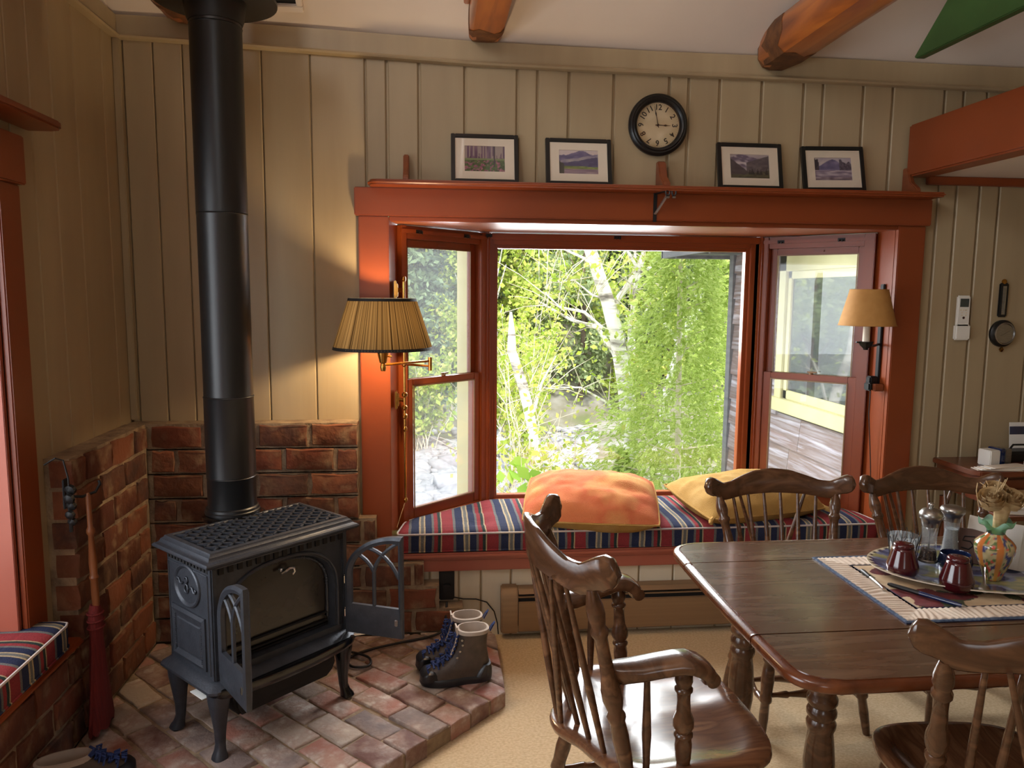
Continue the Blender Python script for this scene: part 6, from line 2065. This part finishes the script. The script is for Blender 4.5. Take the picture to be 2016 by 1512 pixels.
SM = [stone_mesh(k) for k in range(5)]
def put_stone(x, y, r):
    o = put('stone', rnd.choice(SM), rb)
    o.location = (x, y, ground_z(x, y) + r*.15)
    o.scale = (r*rnd.uniform(.9, 1.4), r*rnd.uniform(.8, 1.2), r*rnd.uniform(.45, .75))
    o.rotation_euler = (rnd.uniform(-.3, .3), rnd.uniform(-.3, .3), rnd.uniform(0, 6.28))
for k in range(290):
    y = 9.5 + 6.5*rnd.random()**1.1
    x = y*rnd.uniform(-.075, .17) + rnd.uniform(-.3, .3)
    put_stone(x, y, rnd.uniform(.09, .26) if rnd.random() < .9 else rnd.uniform(.3, .5))
# the countless small cobbles between them
bv, bf = [], []
base = SM[0]
bvv = np.array([v.co[:] for v in base.vertices])
bff = np.array([p.vertices[:] for p in base.polygons])
allv, allf = [], []
for k in range(2600):
    y = 8.5 + 9.5*rng.random()
    x = y*rng.uniform(-.10, .22)
    r = rng.uniform(.05, .15)
    a = rng.uniform(0, 6.28)
    R2 = np.array([[math.cos(a), -math.sin(a), 0], [math.sin(a), math.cos(a), 0], [0, 0, 1]])
    allv.append((bvv*np.array([r*1.2, r, r*.6])) @ R2.T + np.array([x, y, ground_z(x, y) + r*.1]))
    allf.append(bff + k*len(bvv))
o = np_mesh('cobbles', np.concatenate(allv), np.concatenate(allf), MT['stone'], rb, True)
o['kind'] = 'stuff'

# ------------------------------------------------------------------ leaves and trees
def quads(P, size, seed, flat=0.0, aspect=1.6):
    """one leaf shaped quad per point of P, random orientation"""
    g = np.random.default_rng(seed)
    n = len(P)
    u = g.normal(size=(n, 3))
    u[:, 2] *= (1 - flat)
    u /= np.linalg.norm(u, axis=1)[:, None]
    w = g.normal(size=(n, 3))
    v = np.cross(u, w)
    v /= np.linalg.norm(v, axis=1)[:, None]
    s = size*g.uniform(.6, 1.3, size=(n, 1))
    V = np.stack([P - u*s*aspect*.5, P + v*s*.5, P + u*s*aspect*.5, P - v*s*.5], 1).reshape(-1, 3)
    return V, np.arange(n*4).reshape(n, 4)
def clump_points(g, centres, radii, n):
    idx = g.integers(0, len(centres), n)
    d = g.normal(size=(n, 3))
    d /= np.linalg.norm(d, axis=1)[:, None]
    return centres[idx] + d*(radii[idx]*g.uniform(.25, 1, n)**.5)[:, None]

def round_crown(seed, n=5200, size=.13, h0=1.0, h1=8.0, rad=2.4):
    g = np.random.default_rng(seed)
    c = []
    for k in range(46):
        z = g.uniform(h0, h1)
        rr = rad*math.sin(PI*min(1, max(.12, (z - h0*.4)/(h1 - h0*.4 + .6))))**.7
        a = g.uniform(0, 6.28)
        c.append((rr*math.cos(a)*g.uniform(.3, 1), rr*math.sin(a)*g.uniform(.3, 1), z))
    c = np.array(c)
    P = clump_points(g, c, g.uniform(.35, .9, len(c)), n)
    return quads(P, size, seed)
def conifer_crown(seed, n=7000, h=11.0, rad=2.3, size=.12):
    g = np.random.default_rng(seed)
    z = h*(1 - g.uniform(0, 1, n)**.62)*.97 + .4
    tier = np.round(z*1.7)/1.7
    a = g.integers(0, 13, n)*(2*PI/13) + tier*1.9 + g.normal(0, .13, n)
    r = rad*(1 - tier/h*.96)*g.uniform(.1, 1, n)
    P = np.stack([r*np.cos(a), r*np.sin(a), tier - .26*r + g.normal(0, .10, n)], 1)
    return quads(P, size, seed, .3, 2.4)
def trunk(parent, pts, rs, mt, nm='trunk', n=10):
    return MB().tube(pts, rs, n).build(nm, mt, parent, smooth=60)

protos = []
LOOK = ('pale green leafy tree', 'dark green conifer', 'yellow green spring tree')
for i, (kind, lab) in enumerate((('round', ''), ('conifer', ''), ('round2', ''))):
    nm = ('leafy_tree', 'conifer_tree', 'spring_tree')[i]
    t = thing(nm, LOOK[i], 'tree', (0, 0, 0))
    if kind == 'conifer':
        V, F = conifer_crown(31)
        c = np_mesh('crown', V, F, MT['pine'], t)
        trunk(t, [(0, 0, 0), (0.05, 0, 5), (0, 0, 10.5)], [.18, .12, .03], MT['trunk'])
    else:
        V, F = round_crown(40 + i, h1=7.5 if i == 0 else 9.0)
        c = np_mesh('crown', V, F, MT['grove'] if i == 0 else MT['spring'], t)
        m = MB().tube([(0, 0, 0), (.1, .05, 3), (0, .1, 7)], [.14, .11, .04], 8)
        for a in range(6):
            m.tube([(.05, .05, 2 + a*.7), (math.cos(a*2.1)*.9, math.sin(a*2.1)*.9, 3.4 + a*.75)], [.05, .02], 6)
        m.build('trunk', MT['trunk'] if i == 0 else MT['bark'], t)
    c['kind'] = 'stuff'
    protos.append(t)
used = set()
def plant(i, x, y, s):
    o = protos[i] if i not in used else copy_tree(protos[i])
    used.add(i)
    o.location = (x, y, ground_z(x, y) - .15)
    o.scale = (s, s, s*rnd.uniform(.9, 1.12))
    o.rotation_euler = (0, 0, rnd.uniform(0, 6.28))
    k = x/y
    where = ('left of the river, mirrored in the wing window' if k < -.09 else 'seen through the left side window' if k < .07 else 'behind the pale broken trunk' if k < .19 else 'behind the white birch' if k < .28 else 'behind the cedar')
    far = 'high on the far hillside' if y > 25 else 'on the far bank'
    o['label'] = LOOK[i] + ' ' + (where if k < -.09 else far + ', ' + where)
    o['group'] = o['label'][o['label'].index(' ') + 1:] if 0 else 'forest beyond the river'
for y0, y1, n, sc in ((18.5, 20.5, 11, .62), (21, 24, 12, .9), (25, 30, 12, 1.25), (31, 36, 10, 1.6)):
    for k in range(n):
        y = rnd.uniform(y0, y1)
        x = y*(-.13 + .56*(k + rnd.uniform(.1, .9))/n)
        i = rnd.choices((0, 1, 2), (3, 4, 4) if y > 21 else (4, 2, 3))[0]
        plant(i, x, y, sc*rnd.uniform(.8, 1.2))

# trees whose mirror image shows in the wing's window and that stand left of the house
for x, y, i, s in ((-2.3, 13.5, 0, .6), (-3.4, 15, 1, .7), (-3.9, 17.5, 2, .8), (-5.6, 19, 1, 1.0), (-4.6, 15.5, 0, .8), (-6.5, 21, 2, 1.1)):
    plant(i, x, y, s)

def branchy(parent, pts, rs, mt, nm, n=9):
    return MB().tube([Vector(p) for p in pts], rs, n).build(nm, mt, parent, smooth=60)
# the white birch in the middle of the big pane
bt_ = thing('birch_tree', 'white birch with a leaning forked trunk in the middle of the large pane', 'tree', (2.25, 8.0, -1.45))
bo = Vector(bt_.location)
def XZ(pts, y, dy=0.0):
    return [(x - bo.x, y - bo.y + dy*i, z - bo.z) for i, (x, z) in enumerate(pts)]
branchy(bt_, XZ([(1.50, 2.75), (1.62, 2.21), (1.70, 2.0), (1.86, 1.57), (1.97, 1.19), (2.08, .64), (2.15, .08), (2.19, -.43), (2.24, -1.5)], 8), [.055, .065, .068, .074, .080, .086, .09, .095, .10], MT['bark'], 'trunk', 12)
BRS = [([(2.04, .81), (1.94, 1.03), (1.78, 1.27), (1.5, 1.35), (1.2, 1.51)], .034), ([(1.81, 1.27), (1.61, 1.44), (1.34, 1.49), (1.2, 1.62)], .022), ([(1.96, 1.25), (1.97, 1.57), (2.21, 1.9), (2.28, 2.17), (2.4, 2.6)], .040), ([(1.97, 1.57), (2.1, 1.74), (2.54, 2.09), (2.8, 2.3)], .028), ([(2.11, .45), (2.12, 1.31), (2.17, 1.68), (2.26, 2.0), (2.3, 2.5)], .026), ([(1.78, 1.8), (1.6, 2.0), (1.35, 2.1), (1.1, 2.2)], .02), ([(1.86, 1.57), (1.7, 1.62), (1.5, 1.78), (1.35, 1.75)], .014), ([(2.15, .1), (1.9, .45), (1.6, .62), (1.25, .62)], .018), ([(2.2, 1.88), (2.05, 2.1), (2.05, 2.4)], .02)]
tips = []
for i, (pts, r) in enumerate(BRS):
    branchy(bt_, XZ(pts, 8, rnd.uniform(-.05, .05)), list(np.linspace(r, r*.35, len(pts))), MT['bark'], 'branch', 7)
    tips += pts[1:]
m = MB()
g = np.random.default_rng(77)
lp_ = []
for x, z in tips*4:
    a = g.uniform(0, 2*PI)
    L_ = g.uniform(.25, .6)
    p0 = Vector((x - bo.x, g.uniform(-.1, .1), z - bo.z))
    p1 = p0 + Vector((math.cos(a)*L_, g.uniform(-.3, .3), math.sin(a)*L_ + .12))
    m.tube([p0, (p0 + p1)/2 + Vector((0, 0, .03)), p1], [.006, .004, .0015], 4)
    lp_ += [p0.lerp(p1, f)[:] for f in g.uniform(.3, 1, 7)]
m.build('twigs', MT['twig'], bt_)
P = np.array(lp_) + g.normal(0, .06, (len(lp_), 3))
V, F = quads(P, .045, 5)
np_mesh('leaves', V, F, MT['spring'], bt_)['kind'] = 'stuff'
# the second, slimmer birch leaning to the right
b2 = thing('slim_birch_tree', 'slender white birch leaning right, half hidden behind the cedar', 'tree', (2.85, 9.0, -1.5))
bo = Vector(b2.location)
branchy(b2, XZ([(3.48, 2.6), (3.35, 2.13), (3.28, 1.76), (3.17, 1.39), (3.02, 1.02), (2.85, .33), (2.85, -.7), (2.85, -1.6)], 9), [.04, .05, .052, .056, .06, .064, .07, .07], MT['bark'], 'trunk', 10)
branchy(b2, XZ([(3.02, 1.02), (2.8, 1.3), (2.75, 1.8)], 9), [.03, .02, .008], MT['bark'], 'branch', 7)
# pale broken trunk among the shrubs on the left
b3 = thing('pale_broken_trunk', 'pale broken trunk among thin shrubs at the left of the large pane', 'tree', (1.05, 7.0, -1.4))
bo = Vector(b3.location)
branchy(b3, XZ([(.72, 1.46), (.73, 1.25), (.73, 1.1), (.84, .77), (.92, .43), (1.0, -.06), (1.1, -.46), (1.18, -1.4)], 7), [.012, .036, .044, .05, .05, .046, .042, .045], MT['bark'], 'trunk', 10)
branchy(b3, XZ([(.92, .43), (1.02, .8), (1.15, 1.05)], 7), [.02, .012, .005], MT['bark'], 'branch', 6)

def twig_shrub(name, label, x, y, h, n, seed, leaf, nleaf, spread=.55, lsize=.04, mt='twig', group=None):
    z = ground_z(x, y) - .05
    t = thing(name, label, 'shrub', (x, y, z), group=group)
    g = np.random.default_rng(seed)
    m = MB()
    lp = []
    for k in range(n):
        a = g.uniform(0, 2*PI)
        s = g.uniform(.2, 1)*spread
        p = Vector((g.normal(0, .12), g.normal(0, .12), 0))
        hh = h*g.uniform(.6, 1)
        pts = [p]
        for j in range(1, 6):
            f = j/5
            pts.append(p + Vector((math.cos(a)*s*f**1.3 + g.normal(0, .04), math.sin(a)*s*f**1.3 + g.normal(0, .04), hh*f)))
        m.tube(pts, [.011, .010, .008, .006, .004, .002], 5)
        for j in range(2, 6):
            for _ in range(3):
                b0 = pts[j - 1].lerp(pts[j], g.uniform(0, 1))
                b1 = b0 + Vector((g.normal(0, .22), g.normal(0, .22), g.uniform(.08, .35)))
                m.tube([b0, b1], [.0045, .0012], 4)
                lp += [b0.lerp(b1, q_)[:] for q_ in g.uniform(.2, 1.05, nleaf)]
    m.build('stems', MT[mt], t)
    P = np.array(lp) + g.normal(0, .05, (len(lp), 3))
    V, F = quads(P, lsize, seed)
    np_mesh('leaves', V, F, leaf, t)['kind'] = 'stuff'
    return t
twig_shrub('thin_shrub', 'bare pale shrub of upright stems beside the pale broken trunk', .95, 6.7, 2.5, 14, 1, MT['spring'], 4)
twig_shrub('thin_shrub', 'sparse pale shrub at the left edge of the large pane', .50, 6.2, 2.0, 10, 2, MT['spring'], 4)
twig_shrub('thin_shrub', 'tall loose shrub with small yellow leaves in front of the dark grove', 1.45, 12.2, 3.3, 16, 3, MT['spring'], 9, .9, .06)
twig_shrub('leafy_shrub', 'bushy yellow green shrub beyond the stones left of the birch', 1.7, 15.8, 3.0, 22, 4, MT['spring'], 12, 1.2, .08)
twig_shrub('leafy_shrub', 'bushy shrub seen through the left side window beyond the stones', -.25, 16.3, 2.6, 22, 6, MT['spring'], 12, 1.3, .09)
twig_shrub('low_plant', 'bright green low plant just outside the sill of the large pane', .50, 4.75, 1.80, 12, 7, MT['fern'], 9, .35, .07)

# the bright cedar filling the right half of the large pane
cd = thing('cedar_tree', 'bright yellow green cedar filling the right half of the large pane', 'tree', (2.38, 7.0, -1.45))
trunk(cd, [(0, 0, 0), (-.02, 0, 1.5), (-.05, 0, 2.8), (-.08, 0, 4.6)], [.035, .03, .024, .010], MT['twig'])
g = np.random.default_rng(91)
# one frond: a flat fan of leaflets along a drooping rib
fr_v, fr_f = [], []
for j in range(11):
    s = j/10
    w = .5*(1 - .75*s)*(1 if j else .4)
    for sg in (1, -1):
        b = np.array([s, 0, -.15*s*s])
        tip = b + np.array([.30*(1 - .4*s), sg*w*.62, -.05])
        side = np.array([.06, -sg*.035, 0])*1.1
        i0 = len(fr_v)
        fr_v += [b, b + (tip - b)*.55 + side, tip, b + (tip - b)*.55 - side]
        fr_f.append([i0, i0 + 1, i0 + 2, i0 + 3])
fr_v, fr_f = np.array(fr_v), np.array(fr_f)
NF = 15000
allv, allf = [], []
bm_ = MB()
for k in range(NF):
    z = 4.4*(1 - g.uniform(0, 1)**.85) + .15
    R0 = interp([(0, 1.2), (1.3, 1.06), (2.0, .74), (2.9, .40), (3.6, .29), (4.6, .08)], z)
    a = g.uniform(0, 2*PI)
    r = R0*g.uniform(.25, 1)**.6*(1 + .25*math.sin(a*3 + z*4))
    L_ = g.uniform(.04, .085)
    yaw = a + g.normal(0, .5)
    pit = g.normal(-.15, .4)
    rl = g.normal(0, .6)
    R3 = np.array(Matrix.Rotation(yaw, 3, 'Z') @ Matrix.Rotation(-pit, 3, 'Y') @ Matrix.Rotation(rl, 3, 'X'))
    allv.append((fr_v*L_) @ R3.T + np.array([r*math.cos(a)*1.0, r*math.sin(a), z]))
    allf.append(fr_f + k*len(fr_v))
    if k % 400 == 0:
        bm_.tube([(0, 0, z - .1), (r*math.cos(a)*.9, r*math.sin(a)*.9, z)], [.008, .003], 5)
np_mesh('foliage', np.concatenate(allv), np.concatenate(allf), MT['cedar'], cd)['kind'] = 'stuff'
bm_.build('branches', MT['twig'], cd)
c2 = copy_tree(cd)
c2.location = (3.35, 8.1, -1.5)
c2.rotation_euler.z = 2.1
c2.scale = (1.0, 1.0, 1.08)
c2['label'] = 'bright cedar behind the wing corner at the right of the large pane'
c3 = copy_tree(cd)
c3.location = (1.95, 7.5, -1.5)
c3.rotation_euler.z = 4.0
c3.scale = (.42, .42, .34)
c3['label'] = 'low young cedar at the foot of the white birch'
